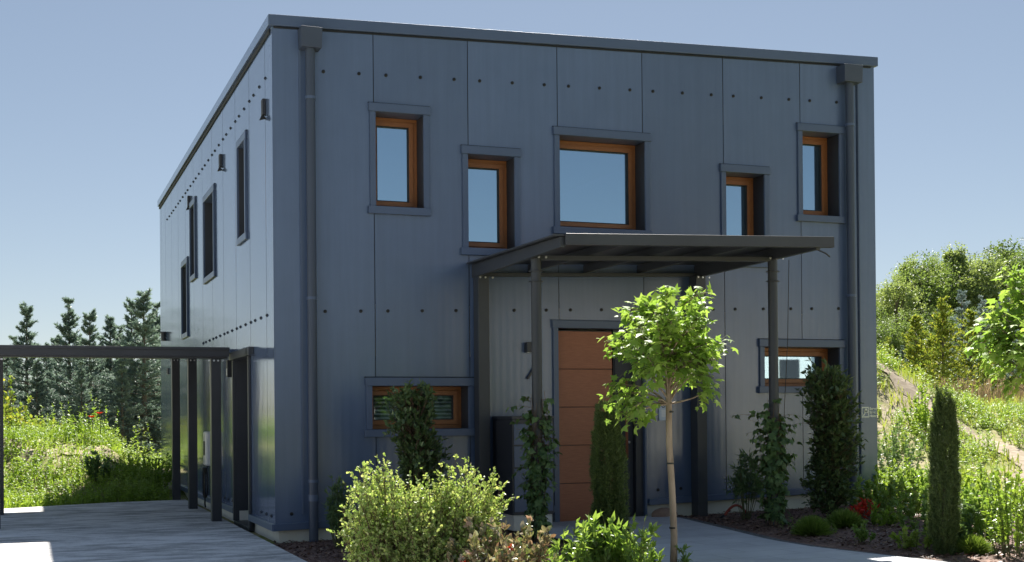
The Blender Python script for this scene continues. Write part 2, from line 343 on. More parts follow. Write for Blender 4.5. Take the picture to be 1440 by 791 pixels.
def rnd(n, s=1.): return RNG.normal(0, s, (n, 3))
def paths(A, B, bend, k=5):
    """curved polylines A->B, returns (n,k,3)"""
    t = np.linspace(0, 1, k)[None, :, None]; mid = bend[:, None, :]*(4*t*(1-t)); return A[:, None, :]*(1-t)+B[:, None, :]*t+mid
def path_sticks(Pl, r0, r1):
    k = Pl.shape[1]; out = []
    for i in range(k-1):
        a = r0+(r1-r0)*i/(k-1); b = r0+(r1-r0)*(i+1)/(k-1); out.append(sticks(Pl[:, i], Pl[:, i+1], a, b))
    return out
def along(Pl, n, t0=0., t1=1.):
    """n random points on each polyline with tangents"""
    m, k, _ = Pl.shape; t = RNG.uniform(t0, t1, (m, n))*(k-1); i = np.minimum(t.astype(int), k-2); fr = (t-i)[..., None]
    a = Pl[np.arange(m)[:, None], i]; b = Pl[np.arange(m)[:, None], i+1]
    return (a*(1-fr)+b*fr).reshape(-1, 3), unit(b-a).reshape(-1, 3), (t/(k-1)).ravel()

def bush(name, loc, label, cat, stems, ends, bend, nl, tmpl, size, lm, sm=None, group=None, t0=.35, r0=.008, r1=.002, up=.5, spread=.8, droop=0., wide=1., twigs=0, twig_len=.15, extra=None):
    """stems: base points (n,3); ends: tips (n,3), both relative to loc"""
    root = empty(name, loc, label, cat, group)
    Pl = paths(stems, ends, bend, 6); parts = path_sticks(Pl, r0, r1)
    if twigs:
        q, tg, tt = along(Pl, twigs, t0, 1.); e = q+unit(tg*.7+rnd(len(q), .55)+np.array([0, 0, up*.4]))*twig_len*RNG.uniform(.5, 1.2, (len(q), 1))
        P2 = paths(q, e, rnd(len(q), twig_len*.06), 3); parts += path_sticks(P2, r1, r1*.5)
        p, d, t = along(P2, nl, .15, 1.)
    else:
        p, d, t = along(Pl, nl, t0, 1.)
    n = len(p); dd = unit(d*.6+rnd(n, spread*.6)+np.array([0, 0, up*.5-droop])); uu = unit(rnd(n, .5)+np.array([0, 0, 1.]))
    V, Fc = leaves(p, dd, uu, size*RNG.uniform(.6, 1.25, n), tmpl, wide)
    np_mesh('foliage', [(V, Fc, 0)], lm, root)
    np_mesh('stem', [(a, b, 0) for a, b in parts], sm or M['twig'], root)
    if extra: extra(root, Pl)
    return root

# ------------------------------------------------------------------ ground
def sstep(a, b, x): t = np.clip((x-a)/(b-a), 0, 1); return t*t*(3-2*t)
def wob(X, Y, s, seed=0.):
    return (np.sin(X*s+seed)*np.cos(Y*s*1.13+seed*2)+.5*np.sin(X*s*2.3+1.7+seed)*np.sin(Y*s*2.1+seed)+.3*np.cos(X*s*4.1-Y*s*3.7+seed))
def ground_z(X, Y):
    X = np.asarray(X, float); Y = np.asarray(Y, float); s, d = to_sd(X, Y)
    z = np.where(X < 0, -.07, -.06+.025*np.clip(X, 0, 9))
    # ground behind the carport: a low bank of dug earth with weeds
    left = sstep(-4.3, -6.8, s)*sstep(9.0, 10.5, Y)*(.35+.65*sstep(-.3, -1.5, X))
    prof = sstep(23.8, 28.0, d)*(1-.85*sstep(31.5, 36, d))
    z = z+left*prof*(.72*np.exp(-((s+9.2)/3.6)**4)+.35+.16*wob(X, Y, 1.3)+.07*wob(X, Y, 3.7, 1.))
    # right of the house: meadow climbing to a wood, with a heap of dug earth
    right = sstep(9.6, 12.5, X)
    z = z+right*(1.55*sstep(17, 36, d)+.9*sstep(36, 60, d)+5.0*sstep(62, 110, d)+.06*wob(X, Y, .9, 2.)*sstep(14, 20, d))
    heap = np.exp(-.5*((s-5.9)/2.35)**2-.5*((d-29.5)/3.0)**2)*2.5
    z = z+sstep(9.3, 10.8, X)*heap*(1+.05*wob(X, Y, 2.2, 3.))
    z = z+sstep(60, 120, d)*(1-right)*.8
    return z

def axis(lo, hi, step, far):
    a = np.arange(lo, hi+1e-6, step); out = [a]; x = hi; st = step; up = []
    while x < far: st *= 1.25; x += st; up.append(x)
    x = lo; st = step; dn = []
    while x > -far: st *= 1.25; x -= st; dn.append(x)
    return np.array(dn[::-1]+list(a)+up)
gx = axis(-22, 40, .3, 700); gy = axis(-14, 48, .3, 700)
GX, GY = np.meshgrid(gx, gy); GZ = ground_z(GX, GY); nx, ny = len(gx), len(gy)
idx = np.arange(nx*ny).reshape(ny, nx)
Fq = np.stack([idx[:-1, :-1], idx[:-1, 1:], idx[1:, 1:], idx[1:, :-1]], -1).reshape(-1, 4)
g = np_mesh('ground', [(np.stack([GX, GY, GZ], -1).reshape(-1, 3), Fq, 0)], M['terrain'], smooth=True); tag(g, kind='structure')

def sheet(name, poly, m, dz, step=.25, thick=.0):
    """flat surface laid a little above the ground, following its slope"""
    b = MB(); top = [(x, y, float(ground_z(x, y))+dz) for x, y in poly]; b.poly(top)
    if thick:
        for i in range(len(top)):
            a, c = top[i], top[(i+1) % len(top)]; b.quad(a, (a[0], a[1], a[2]-thick), (c[0], c[1], c[2]-thick), c)
    o = b.build(name, m); return tag(o, kind='structure')
b = MB(); slab = [(-.12, 8.55), (-1.5, 8.35), (-3.1, 7.6), (-9, 5.2), (-9, -16), (-.17, -16)]
b.poly([(x, y, 0) for x, y in slab])
for i in range(len(slab)):
    p, q = slab[i], slab[(i+1) % len(slab)]; b.quad((*p, 0), (*p, -.14), (*q, -.14), (*q, 0))
tag(b.build('driveway', M['slab']), kind='structure')
def strip(name, x0l, x1l, ys, m, dz):
    b = MB()
    for i in range(len(ys)-1):
        y0, y1 = ys[i], ys[i+1]
        P_ = [(x0l(y0), y0), (x1l(y0), y0), (x1l(y1), y1), (x0l(y1), y1)]
        b.quad(*[(x, y, -.06+.025*min(max(x, 0), 9)+dz) for x, y in P_])
    return tag(b.build(name, m), kind='structure')
right_edge = lambda y: 5.28 - .16*min(max(-y-.6, 0), 3.0) + .15*max(0, -y-4.4)
ys = np.linspace(-.02, -9, 30)
strip('footpath', lambda y: 2.93, right_edge, ys, M['path'], .045)
strip('gravel_edging', right_edge, lambda y: right_edge(y)+.2, ys, M['gravel'], .02)
strip('mulch_bed', lambda y: -.1, lambda y: 2.93, ys, M['mulch'], .008)
strip('mulch_bed', lambda y: right_edge(y)+.2, lambda y: 9.3, ys, M['mulch'], .008)

b = MB()
for x0_ in range(-60, 80, 10): b.quad((x0_, -30, -.05), (x0_+10, -30, -.05), (x0_+10, -9.4, -.05), (x0_, -9.4, -.05))
tag(b.build('road', M['road']), kind='structure')
# ------------------------------------------------------------------ house
WID, LEN = 8.86, 14.36
SL = .0306
def zb(x): return .12+SL*x
def zt(x): return 6.43+SL*x
house = empty('house', (0, 0, 0), 'dark anthracite metal clad two storey cube house with wooden window frames', 'house')
FW = [(1.30, 1.93, 4.16, 5.36), (2.53, 3.175, 3.68, 4.90), (3.82, 5.084, 4.01, 5.235), (6.345, 6.966, 3.66, 4.89), (7.604, 8.227, 4.347, 5.553), (1.23, 2.51, 1.335, 1.886), (6.943, 8.20, 1.88, 2.445)]
DOOR = (3.777, 5.04, -.3, 2.66)
SW = [(2.03, 2.68, 4.05, 5.34), (5.25, 6.45, 3.87, 5.16), (7.75, 8.40, 4.10, 5.36), (9.0, 9.85, 3.13, 4.43)]
SDOOR = (1.85, 3.2, -.3, 2.34)

def wall(name, u0, u1, bot, top, holes, seams, place, gapw=.010, m=None, cm='clad'):
    b = MB(); cuts = {u0, u1}
    for h in holes: cuts |= {h[0], h[1]}
    for s_ in seams: cuts |= {s_-gapw/2, s_+gapw/2}
    cuts = sorted(c for c in cuts if u0 <= c <= u1)
    for a, c in zip(cuts[:-1], cuts[1:]):
        mid = (a+c)/2; mi = 1 if any(abs(mid-s_) < gapw*.51 for s_ in seams) else 0
        zs = []; lo = None
        hs = sorted([h for h in holes if h[0] <= mid <= h[1]], key=lambda h: h[2])
        cur_a, cur_c = bot(a), bot(c)
        for h in hs:
            if h[2] > max(cur_a, cur_c): b.quad(place(a, cur_a, mi), place(c, cur_c, mi), place(c, h[2], mi), place(a, h[2], mi), mi)
            cur_a = cur_c = h[3]
        b.quad(place(a, cur_a, mi), place(c, cur_c, mi), place(c, top(c), mi), place(a, top(a), mi), mi)
    return b.build(name, [M[cm], M['gap']], house)
seamX = [1.281+1.2605*k for k in range(6)]
seamY = [.5+1.26*k for k in range(1, 11)]
wall('front_wall', 0, WID, zb, zt, FW+[DOOR], [.5]+seamX+[8.54], lambda u, z, k: (u, .012 if k else 0, z))
wall('side_wall', 0, LEN, lambda y: .12, lambda y: 6.43, SW+[SDOOR], [.5]+seamY+[LEN-.4], lambda u, z, k: (.012 if k else 0, u, z), gapw=.016, cm='cladside')
b = MB(); b.quad((WID, 0, zb(WID)), (WID, LEN, zb(WID)), (WID, LEN, zt(WID)), (WID, 0, zt(WID)))
b.quad((0, LEN, .12), (WID, LEN, zb(WID)), (WID, LEN, zt(WID)), (0, LEN, 6.43)); b.build('rear_wall', M['clad'], house)
b = MB(); b.quad((0, 0, 6.40), (WID, 0, 6.40+SL*WID), (WID, LEN, 6.40+SL*WID), (0, LEN, 6.40)); b.build('roof', M['roof'], house)
b = MB(); b.quad((.3, .3, 2.95), (WID-.3, .3, 2.95), (WID-.3, LEN-.3, 2.95), (.3, LEN-.3, 2.95)); b.quad((.3, .3, .1), (WID-.3, .3, .1), (WID-.3, LEN-.3, .1), (.3, LEN-.3, .1))
b.build('storey_floor', M['plinth'], house)
def slopebox(b, x0, x1, y0, y1, z0, z1, mi=0):
    b.hexa([(x0, y0, z0+SL*x0), (x1, y0, z0+SL*x1), (x1, y1, z0+SL*x1), (x0, y1, z0+SL*x0), (x0, y0, z1+SL*x0), (x1, y0, z1+SL*x1), (x1, y1, z1+SL*x1), (x0, y1, z1+SL*x0)], mi)
b = MB(); slopebox(b, -.045, WID+.045, -.045, -.004, 6.32, 6.455); slopebox(b, WID+.004, WID+.045, -.004, LEN+.04, 6.32, 6.455); slopebox(b, -.004, WID+.004, LEN+.004, LEN+.04, 6.32, 6.455)
slopebox(b, -.004, WID+.004, -.004, LEN+.004, 6.42, 6.45); slopebox(b, .02, 8.80, -.018, -.002, 6.295, 6.317, 1); slopebox(b, -.018, -.002, .1, LEN, 6.26, 6.317, 1)  # last two: dark strips standing in for the trim's overhang shadow
b.build('roof_trim', [M['trim'], M['gap']], house, .006)
b = MB(); slopebox(b, -.045, -.006, -.003, LEN+.04, 6.325, 6.455); b.build('roof_trim', M['cladside'], house)
b = MB()
slopebox(b, -.03, DOOR[0]-.06, -.045, -.002, .10, .185); slopebox(b, DOOR[1]+.06, WID+.03, -.045, -.002, .10, .185)
b.box(-.045, -.002, -.03, SDOOR[0]-.05, .10, .185); b.box(-.045, -.002, SDOOR[1]+.05, LEN, .10, .185); slopebox(b, WID+.002, WID+.04, -.03, LEN, .10, .185)
b.build('base_flashing', M['trim'], house, .005)
b = MB()
for x0, x1 in ((.05, DOOR[0]+.02), (DOOR[1]-.02, WID-.07)): b.hexa([(x0, .05, -.3), (x1, .05, -.3), (x1, .3, -.3), (x0, .3, -.3), (x0, .05, zb(x0)+.02), (x1, .05, zb(x1)+.02), (x1, .3, zb(x1)+.02), (x0, .3, zb(x0)+.02)])
for y0, y1 in ((.301, SDOOR[0]+.02), (SDOOR[1]-.02, LEN-.06)): b.box(.05, .3, y0, y1, -.3, .14)
b.box(WID-.3, WID-.07, .301, LEN-.06, -.3, zb(WID)+.01); b.box(.301, WID-.301, LEN-.3, LEN-.06, -.3, .13)
b.build('plinth', M['plinth'], house)

def window(h, side=False, low=False, jamb=.075, rec=.32, cap=.105, sill=.095, blind=False):
    """a window set deep in the wall; u runs along the wall, w into it"""
    u0, u1, z0, z1 = h
    P = (lambda u, w, z: (w, u, z)) if side else (lambda u, w, z: (u, w, z))
    def bx(b, ua, ub, wa, wb, za, zb_, mi=0):
        b.hexa([P(ua, wa, za), P(ub, wa, za), P(ub, wb, za), P(ua, wb, za), P(ua, wa, zb_), P(ub, wa, zb_), P(ub, wb, zb_), P(ua, wb, zb_)], mi)
    ex_ = 0 if side else .03; pr = .55 if side else 1.
    t = MB()   # surround: cap, jambs, sill and reveals, their sides toned dark as recess shade
    bx(t, u0-jamb-.015, u1+jamb+.015, -.050*pr, -.002, z1, z1+cap)
    bx(t, u0-jamb, u0, -.032, -.002, z0, z1); bx(t, u1, u1+jamb, -.032, -.002, z0, z1)
    bx(t, u0-jamb-.03, u1+jamb+.01, -.058*pr, -.002, z0-sill, z0)
    bx(t, u0-jamb-.02, u1+jamb+.02, -.02, -.002, z1+cap, z1+cap+.012, 1)
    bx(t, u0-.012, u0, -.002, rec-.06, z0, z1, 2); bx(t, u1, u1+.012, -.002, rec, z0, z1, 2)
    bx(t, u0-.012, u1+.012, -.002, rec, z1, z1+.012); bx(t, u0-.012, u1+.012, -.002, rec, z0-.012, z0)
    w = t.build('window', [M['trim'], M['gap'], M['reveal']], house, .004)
    f = MB(); fw = .052; sw = .058; d0 = rec-.05
    def ring(a0, a1, c0, c1, th, wa, wb):
        bx(f, a0, a1, wa, wb, c1-th, c1, 0); bx(f, a0, a1, wa, wb, c0, c0+th, 0); bx(f, a0, a0+th, wa, wb, c0+th, c1-th, 1); bx(f, a1-th, a1, wa, wb, c0+th, c1-th, 1)
    ring(u0-ex_, u1-.002, z0+.002, z1-.002, fw, d0, rec+.04)
    ring(u0-ex_+fw+.002, u1-fw-.004, z0+fw+.004, z1-fw-.004, sw, d0-.018, rec+.02)
    q = fw+sw+.004
    f.build('window_frame', [M['frame_h'], M['frame_v']], w, .004)
    gk = MB(); e = .012
    g0 = u0-ex_+q-.002
    for a0, a1, c0, c1 in ((g0, u1-q, z1-q-e, z1-q), (g0, u1-q, z0+q, z0+q+e), (g0, g0+e, z0+q+e, z1-q-e), (u1-q-e, u1-q, z0+q+e, z1-q-e)): bx(gk, a0, a1, d0-.01, rec-.03, c0, c1)
    gk.build('gasket', M['gasket'], w)
    p = MB(); bx(p, g0, u1-q, rec-.028, rec-.020, z0+q, z1-q); p.build('pane', M['glassdim'] if blind else M['glasslow'] if low else M['glass'], w)
    if blind:
        s_ = MB(); z = z0+q+.02
        while z < z1-q: s_.hexa([P(u0+q, rec+.02, z), P(u1-q, rec+.02, z), P(u1-q, rec+.055, z+.018), P(u0+q, rec+.055, z+.018), P(u0+q, rec+.022, z+.003), P(u1-q, rec+.022, z+.003), P(u1-q, rec+.057, z+.021), P(u0+q, rec+.057, z+.021)]); z += .05
        s_.build('blind', M['blind'], w)
    return w
for i, h in enumerate(FW): window(h, low=i >= 5, blind=i == 5)
for h in SW: window(h, side=True, jamb=.06)

# bolts on the cladding
def bolt_mesh():
    m_ = MB(); m_.tube([(0, 0, 0), (0, -.010, 0), (0, -.013, 0)], [.022, .022, .012], 10); m_.tube([(0, -.013, 0), (0, -.02, 0)], [.010, .009], 6)
    o = m_.build('bolt', M['bolt'], house, smooth=False); return o
bolt0 = bolt_mesh(); first = True
def bolt(p, rz=0.):
    global first
    o = bolt0 if first else bolt0.copy()
    if not first: COL.objects.link(o); o.parent = house
    first = False; o.location = p; o.rotation_euler = (0, 0, rz)
offs = (.165, .62, 1.075)
for k in range(-1, 6):
    for o_ in offs:
        x = 1.281+1.2605*k+o_
        if x > 8.3 or x < .6: continue
        bolt((x, 0, 5.795+.027*x))
        zl = 2.80+.026*x
        if not any(h[0]-.1 < x < h[1]+.1 and h[2]-.1 < zl < h[3]+.12 for h in FW+[DOOR]): bolt((x, 0, zl))
for k in range(10):
    for o_ in offs:
        y = .5+1.26*k+o_-.2
        bolt((0, y, 5.79), -math.pi/2)
        if y < 7.0: bolt((0, y, 2.79), -math.pi/2)
for y in (.25, .62, 1.0, 3.5, 3.9, 4.3): bolt((0, y, .27), -math.pi/2)
for x in (.2, 5.25, 5.6): bolt((x, 0, .30+SL*x), 0)

# rain pipes
def downpipe(x, zhop, zg, w):
    b = MB(); y = -.10
    b.hexa([(x-w/2, -.21, zhop), (x+w/2, -.21, zhop), (x+w/2, -.002, zhop), (x-w/2, -.002, zhop), (x-w/2-.008, -.22, zhop+.25), (x+w/2+.008, -.22, zhop+.25), (x+w/2+.008, -.002, zhop+.25), (x-w/2-.008, -.002, zhop+.25)])
    o = b.build('rain_hopper', M['pipe'], house, .006)
    p = MB(); p.tube([(x, y, zg), (x, y, zg+.03), (x, y, zhop+.01)], .058, 18); p.build('downpipe', M['pipe'], o, smooth=False)
    for z in (zhop-.62, zhop-3.1, zg+.75):
        c = MB(); c.tube([(x, y, z), (x, y, z+.035)], .066, 18); c.box(x-.015, x+.015, y+.05, -.002, z+.005, z+.03); c.build('pipe_clip', M['trim'], o)
    c = MB(); c.tube([(x, y, zg+.52), (x, y, zg+.60)], .066, 18); c.build('pipe_socket', M['trim'], o)
downpipe(.455, 6.05, -.06, .25); downpipe(8.36, 6.28, .14, .30)
# seam profile beside each pipe
b = MB(); b.box(.33, .352, -.022, -.002, .3, 6.2); b.box(8.555, 8.575, -.022, -.002, .6, 6.45); b.build('corner_profile', M['trim'], house)

# entrance door
d_ = MB(); x0, x1, zt_ = DOOR[0], DOOR[1], DOOR[3]; zf = .055
d_.box(x0-.075, x0, -.035, .22, zf-.02, zt_+.0); d_.box(x1, x1+.03, -.035, .22, zf-.02, zt_); d_.box(x0-.09, x1+.05, -.045, .22, zt_, zt_+.10); d_.box(x0-.10, x1+.06, -.02, -.002, zt_+.10, zt_+.112)
d_.box(x0, x1, -.01, .25, zf-.05, zf)
door = d_.build('entrance_door', M['trim'], house, .004)
b = MB(); n = 5; zz = np.linspace(zf+.01, zt_-.03, n+1)
for k in range(n): b.box(x0+.035, 4.62, .10, .16, zz[k]+.004, zz[k+1]-.004)
b.build('door_leaf', M['door'], door, .004)
b = MB(); b.box(x0+.03, 4.63, .125, .155, zf+.01, zt_-.02); b.box(x0, x0+.03, .09, .17, zf, zt_); b.box(4.645, x1, .11, .17, zf, zt_); b.box(4.93, x1, .02, .11, zf, zt_)
b.build('door_surround', M['steel'], door, .003)
b = MB(); b.box(4.66, 4.92, .095, .108, zf+.1, zt_-.1); b.build('door_glazing', M['reveal'], door)
b = MB(); b.tube([(4.80, .03, .90), (4.80, .03, 1.99)], .019, 12); hd = b.build('door_handle', M['copper'], door, smooth=True)
b = MB()
for z in (1.02, 1.88): b.tube([(4.80, .03, z), (4.80, .10, z)], .010, 8)
b.tube([(4.86, .09, 1.12), (4.86, .075, 1.12)], .02, 12); b.build('door_fitting', M['boltbright'], door, smooth=True)
b = MB(); b.box(x0+.03, 4.62, .08, .10, zf, zf+.012); b.build('threshold', M['boltbright'], door)

# side door in its deep recess
b = MB(); y0, y1, z1 = SDOOR[0], SDOOR[1], SDOOR[3]
b.box(-.035, -.002, y0-.07, y0, 0.0, z1); b.box(-.035, -.002, y1, y1+.07, 0.0, z1); b.box(-.075, -.002, y0-.35, y1+.09, z1, z1+.11); b.box(-.075, -.05, y0-.20, y0-.12, z1+.0, z1+.112)
b.box(-.002, .30, y0-.012, y0, 0, z1, 1); b.box(-.002, .30, y1, y1+.012, 0, z1, 1); b.box(-.002, .3, y0-.012, y1+.012, z1, z1+.012); b.box(-.03, .3, y0, y1, -.05, .0)  # recess sides toned dark, shade put into their colour
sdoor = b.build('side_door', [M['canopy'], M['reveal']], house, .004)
b = MB(); b.box(.26, .30, y0+.02, y1-.02, 0.02, z1-.02); b.build('door_leaf', M['steel'], sdoor, .005)
b = MB(); b.tube([(.26, y1-.12, 1.05), (.20, y1-.12, 1.05), (.20, y1-.25, 1.05)], .011, 8); b.build('door_handle', M['boltbright'], sdoor, smooth=True)

# emblem on the right corner: a framed tree mark and three words
b = MB(); ex, ez, ey = 8.582, 1.425, -.004
for a in ((0, .018, 0, .155), (.112, .130, .0, .155), (.018, .112, 0, .018), (.018, .112, .137, .155)): b.box(ex+a[0], ex+a[1], ey, -.0005, ez+a[2], ez+a[3])
b.hexa([(ex+.024, ey, ez+.022), (ex+.045, ey, ez+.022), (ex+.045, -.0005, ez+.022), (ex+.024, -.0005, ez+.022), (ex+.062, ey, ez+.085), (ex+.086, ey, ez+.085), (ex+.086, -.0005, ez+.085), (ex+.062, -.0005, ez+.085)])
for cx_, cz_, rr in ((.080, .106, .026), (.066, .086, .018), (.094, .084, .016)):
    b.poly([(ex+cx_+rr*math.cos(t), ey-.001, ez+cz_+rr*math.sin(t)) for t in np.linspace(0, 2*math.pi, 12, endpoint=False)])
em = b.build('emblem', M['emblem'], house)
for k, wd in enumerate(('Smart', 'Steel', 'Home')):
    cu = bpy.data.curves.new('lettering', 'FONT'); cu.body = wd; cu.size = .052; cu.offset = .0028; cu.extrude = .0015
    tmp = bpy.data.objects.new('tmp', cu); COL.objects.link(tmp); dg = bpy.context.evaluated_depsgraph_get()
    me = bpy.data.meshes.new_from_object(tmp.evaluated_get(dg)); bpy.data.objects.remove(tmp); me.materials.clear(); me.materials.append(M['emblem'])
    o = link('lettering', me)
    o.parent = em; o.location = (ex+.140, -.004, ez+.112-.053*k); o.rotation_euler = (math.pi/2, 0, 0)

# ------------------------------------------------------------------ small things fixed to the walls
e_ = empty('intercom', (5.33, 0, 1.41), 'pale blue intercom plate on the wall right of the wooden entrance door', 'intercom')
b = MB(); b.box(-.062, .062, -.026, 0, 0, .275); b.build('plate', M['signwhite'], e_, .006)
b = MB()
for k in range(16):
    a0, a1 = 2*math.pi*k/16, 2*math.pi*(k+1)/16
    if k in (2, 3): continue
    b.poly([(r_*math.cos(a), -.029, .205+r_*math.sin(a)) for r_, a in ((.020, a0), (.030, a0), (.030, a1), (.020, a1))])
b.poly([(.009*math.cos(t), -.029, .205+.009*math.sin(t)) for t in np.linspace(0, 6.283, 10, endpoint=False)])
b.build('ring_symbol', M['bolt'], e_)
b = MB(); b.box(-.03, .045, -.029, -.0265, .05, .15); b.build('speaker_grille', M['blind'], e_)

wl = empty('wall_lamp', (3.36, 0, 2.33), 'small dark box lamp on the wall left of the entrance door', 'lamp')
b = MB(); b.box(-.06, .06, -.10, 0, 0, .13); b.build('housing', M['steel'], wl, .006)
b = MB(); b.box(-.045, .045, -.085, -.01, -.006, -.001); b.build('lens', M['white'], wl)
hb = MB(); hb.beam((3.33, -.03, 1.98), (3.44, -.03, 2.14), .03, .03); hb.beam((3.44, -.03, 2.14), (3.44, -.002, 2.14), .04, .05)
tag(hb.build('wall_bracket', M['steel'], None, .003), 'short slanting dark bracket on the wall under the small box lamp', 'bracket')

def side_hook(y, z, label):
    e = empty('roof_drain_spout', (0, y, z), label, 'spout', 'overflow spouts on the side wall')
    b = MB(); b.box(-.045, 0, -.055, .055, .04, .24); b.build('housing', M['reveal'], e, .008)
    b = MB(); b.hexa([(-.065, -.05, -.02), (0, -.05, .0), (0, .05, .0), (-.065, .05, -.02), (-.065, -.05, -.008), (-.045, -.05, .038), (-.045, .05, .038), (-.065, .05, -.008)]); b.build('lip', M['gap'], e)
side_hook(.50, 5.29, 'dark overflow spout high on the side wall next to the front corner')
side_hook(4.38, 5.34, 'dark overflow spout high on the side wall, middle one of three')
side_hook(8.58, 5.38, 'dark overflow spout high on the side wall, farthest from the front corner')
e = empty('side_lamp', (0, 3.52, 2.10), 'slim dark lamp on the side wall beside the side door', 'lamp')
b = MB(); b.box(-.07, 0, -.045, .045, 0, .26); b.build('housing', M['steel'], e, .006); b = MB(); b.box(-.074, -.0705, -.03, .03, .03, .13); b.build('lens', M['white'], e)
b = MB(); b.box(-.03, 0, 12.55, 12.75, 2.45, 2.58); b.box(-.034, -.03, 12.58, 12.72, 2.49, 2.50, 1); b.box(-.034, -.03, 12.58, 12.72, 2.53, 2.54, 1)
tag(b.build('wall_vent', [M['steel'], M['gap']], None, .004), 'small dark square vent on the far end of the side wall', 'vent')
b = MB(); b.tube([(-.05, 13.2, 3.2), (-.05, 13.2, 3.36)], .05, 12); b.tube([(-.05, 13.2, 3.36), (-.05, 13.2, 3.40)], .075, 12); b.box(-.05, 0, 13.17, 13.23, 3.24, 3.3)
tag(b.build('vent_cowl', M['steel'], None), 'little round dark vent cowl on the side wall above the carport beam', 'vent')

ch = empty('wallbox_charger', (0, 5.72, .72), 'white car charging box on the side wall behind the carport posts', 'charger')
b = MB(); b.box(-.13, 0, -.16, .16, 0, .56); b.build('housing', M['white'], ch, .03)
b = MB(); b.box(-.136, -.1305, -.09, .09, .17, .40); b.build('front_cover', M['steel'], ch)
pts = []
for k in range(60):
    t = k/59*2*math.pi*2.5; pts.append((-.12-.02*math.sin(t*.5), .05+.20*math.cos(t), -.28+.24*math.sin(t)))
pts = [(-.08, 0, .0)]+pts+[(-.13, -.05, -.50), (-.14, -.1, -.62), (-.15, -.25, -.66)]
b = MB(); b.tube(pts, .014, 8); b.build('charging_cable', M['cable'], ch, smooth=True)

# ------------------------------------------------------------------ entrance canopy
cn = empty('entrance_canopy', (2.65, -2, .0), 'flat dark steel canopy on round posts over the entrance', 'canopy')
cz = lambda x: 3.44+.030*(x-2.65)
def cpart(b, name, m, **k):
    b.v = [(x-2.65, y+2, z) for x, y, z in b.v]; return b.build(name, m, cn, **k)
YF = -3.0
b = MB(); b.hexa([(2.50, YF, cz(2.50)), (6.02, YF, cz(6.02)), (6.02, -.02, cz(6.02)+.03), (2.50, -.02, cz(2.50)+.03), (2.50, YF, cz(2.50)+.02), (6.02, YF, cz(6.02)+.02), (6.02, -.02, cz(6.02)+.05), (2.50, -.02, cz(2.50)+.05)]); cpart(b, 'roof_sheet', M['canopy'])
b = MB(); b.hexa([(2.62, YF-.03, cz(2.62)-.10), (6.05, YF-.03, cz(6.05)-.10), (6.05, YF-.002, cz(6.05)-.10), (2.62, YF-.002, cz(2.62)-.10), (2.62, YF-.03, cz(2.62)+.025), (6.05, YF-.03, cz(6.05)+.025), (6.05, YF-.002, cz(6.05)+.025), (2.62, YF-.002, cz(2.62)+.025)])
b.hexa([(2.62, YF-.002, cz(2.62)-.10), (6.05, YF-.002, cz(6.05)-.10), (6.05, YF+.05, cz(6.05)-.10), (2.62, YF+.05, cz(2.62)-.10), (2.62, YF-.002, cz(2.62)-.09), (6.05, YF-.002, cz(6.05)-.09), (6.05, YF+.05, cz(6.05)-.09), (2.62, YF+.05, cz(2.62)-.09)])
cpart(b, 'gutter_fascia', M['canopy'], bevel=.004)
for x in (2.57, 5.83):
    b = MB(); z = cz(x)
    b.hexa([(x, YF+.02, z-.12), (x+.06, YF+.02, z-.12), (x+.06, -.02, z-.15), (x, -.02, z-.15), (x, YF+.02, z-.005), (x+.06, YF+.02, z-.005), (x+.06, -.02, z+.025), (x, -.02, z+.025)])
    cpart(b, 'side_beam', M['canopy'], bevel=.004)
for x in (3.35, 4.15, 4.95):
    b = MB(); z = cz(x); b.hexa([(x, YF+.02, z-.09), (x+.05, YF+.02, z-.09), (x+.05, -.02, z-.08), (x, -.02, z-.08), (x, YF+.02, z-.005), (x+.05, YF+.02, z-.005), (x+.05, -.02, z+.02), (x, -.02, z+.02)]); cpart(b, 'rafter', M['canopy'], bevel=.004)
for y, hh in ((-2.0, .13), (-.10, .12)):
    b = MB(); b.hexa([(2.632, y-.04, cz(2.63)-.02-hh), (5.828, y-.04, cz(5.83)-.02-hh), (5.828, y+.04, cz(5.83)-.02-hh), (2.632, y+.04, cz(2.63)-.02-hh), (2.632, y-.04, cz(2.63)-.095), (5.828, y-.04, cz(5.83)-.095), (5.828, y+.04, cz(5.83)-.095), (2.632, y+.04, cz(2.63)-.095)]); cpart(b, 'cross_beam', M['canopy'], bevel=.004)
for x in (2.68, 5.85):
    zt_ = cz(x)-.13
    b = MB(); b.tube([(x, -2, .02), (x, -2, zt_)], .060, 24)
    p_ = cpart(b, 'post', M['canopy']); b = MB()
    for z in (zt_-.15, zt_-.27, 1.0, .45): b.tube([(x, -2, z), (x, -2, z+.008)], .085, 16)
    b.box(x-.10, x+.10, -2.10, -1.90, .02, .035); b.v = [(a-2.65, c+2, d) for a, c, d in b.v]
    b.build('collar', M['canopy'], p_)
    b = MB()
    for dx in (-.09, 0, .09): b.tube([(x+dx, -2.085, zt_+.01), (x+dx, -2.10, zt_+.01)], .014, 8)
    b.v = [(a-2.65, c+2, d) for a, c, d in b.v]; b.build('fixing_screw', M['boltbright'], p_)
for x in (2.655, 5.815):
    b = MB(); b.box(x-.075, x+.075, -.24, -.05, .0, cz(x)-.14); p_ = cpart(b, 'wall_post', M['canopy'], bevel=.004)
    b = MB()
    for dx in (-.05, .02, .12): b.tube([(x+dx, -.245, cz(x)-.165), (x+dx, -.262, cz(x)-.165)], .013, 8)
    b.v = [(a-2.65, c+2, d) for a, c, d in b.v]; b.build('fixing_screw', M['boltbright'], p_)
b = MB(); b.tube([(5.95, -2.6, 3.47), (6.1, -2.6, 3.47), (6.22, -2.6, 3.43), (6.28, -2.6, 3.39)], .010, 8); cpart(b, 'drip_spout', M['canopy'], smooth=True)
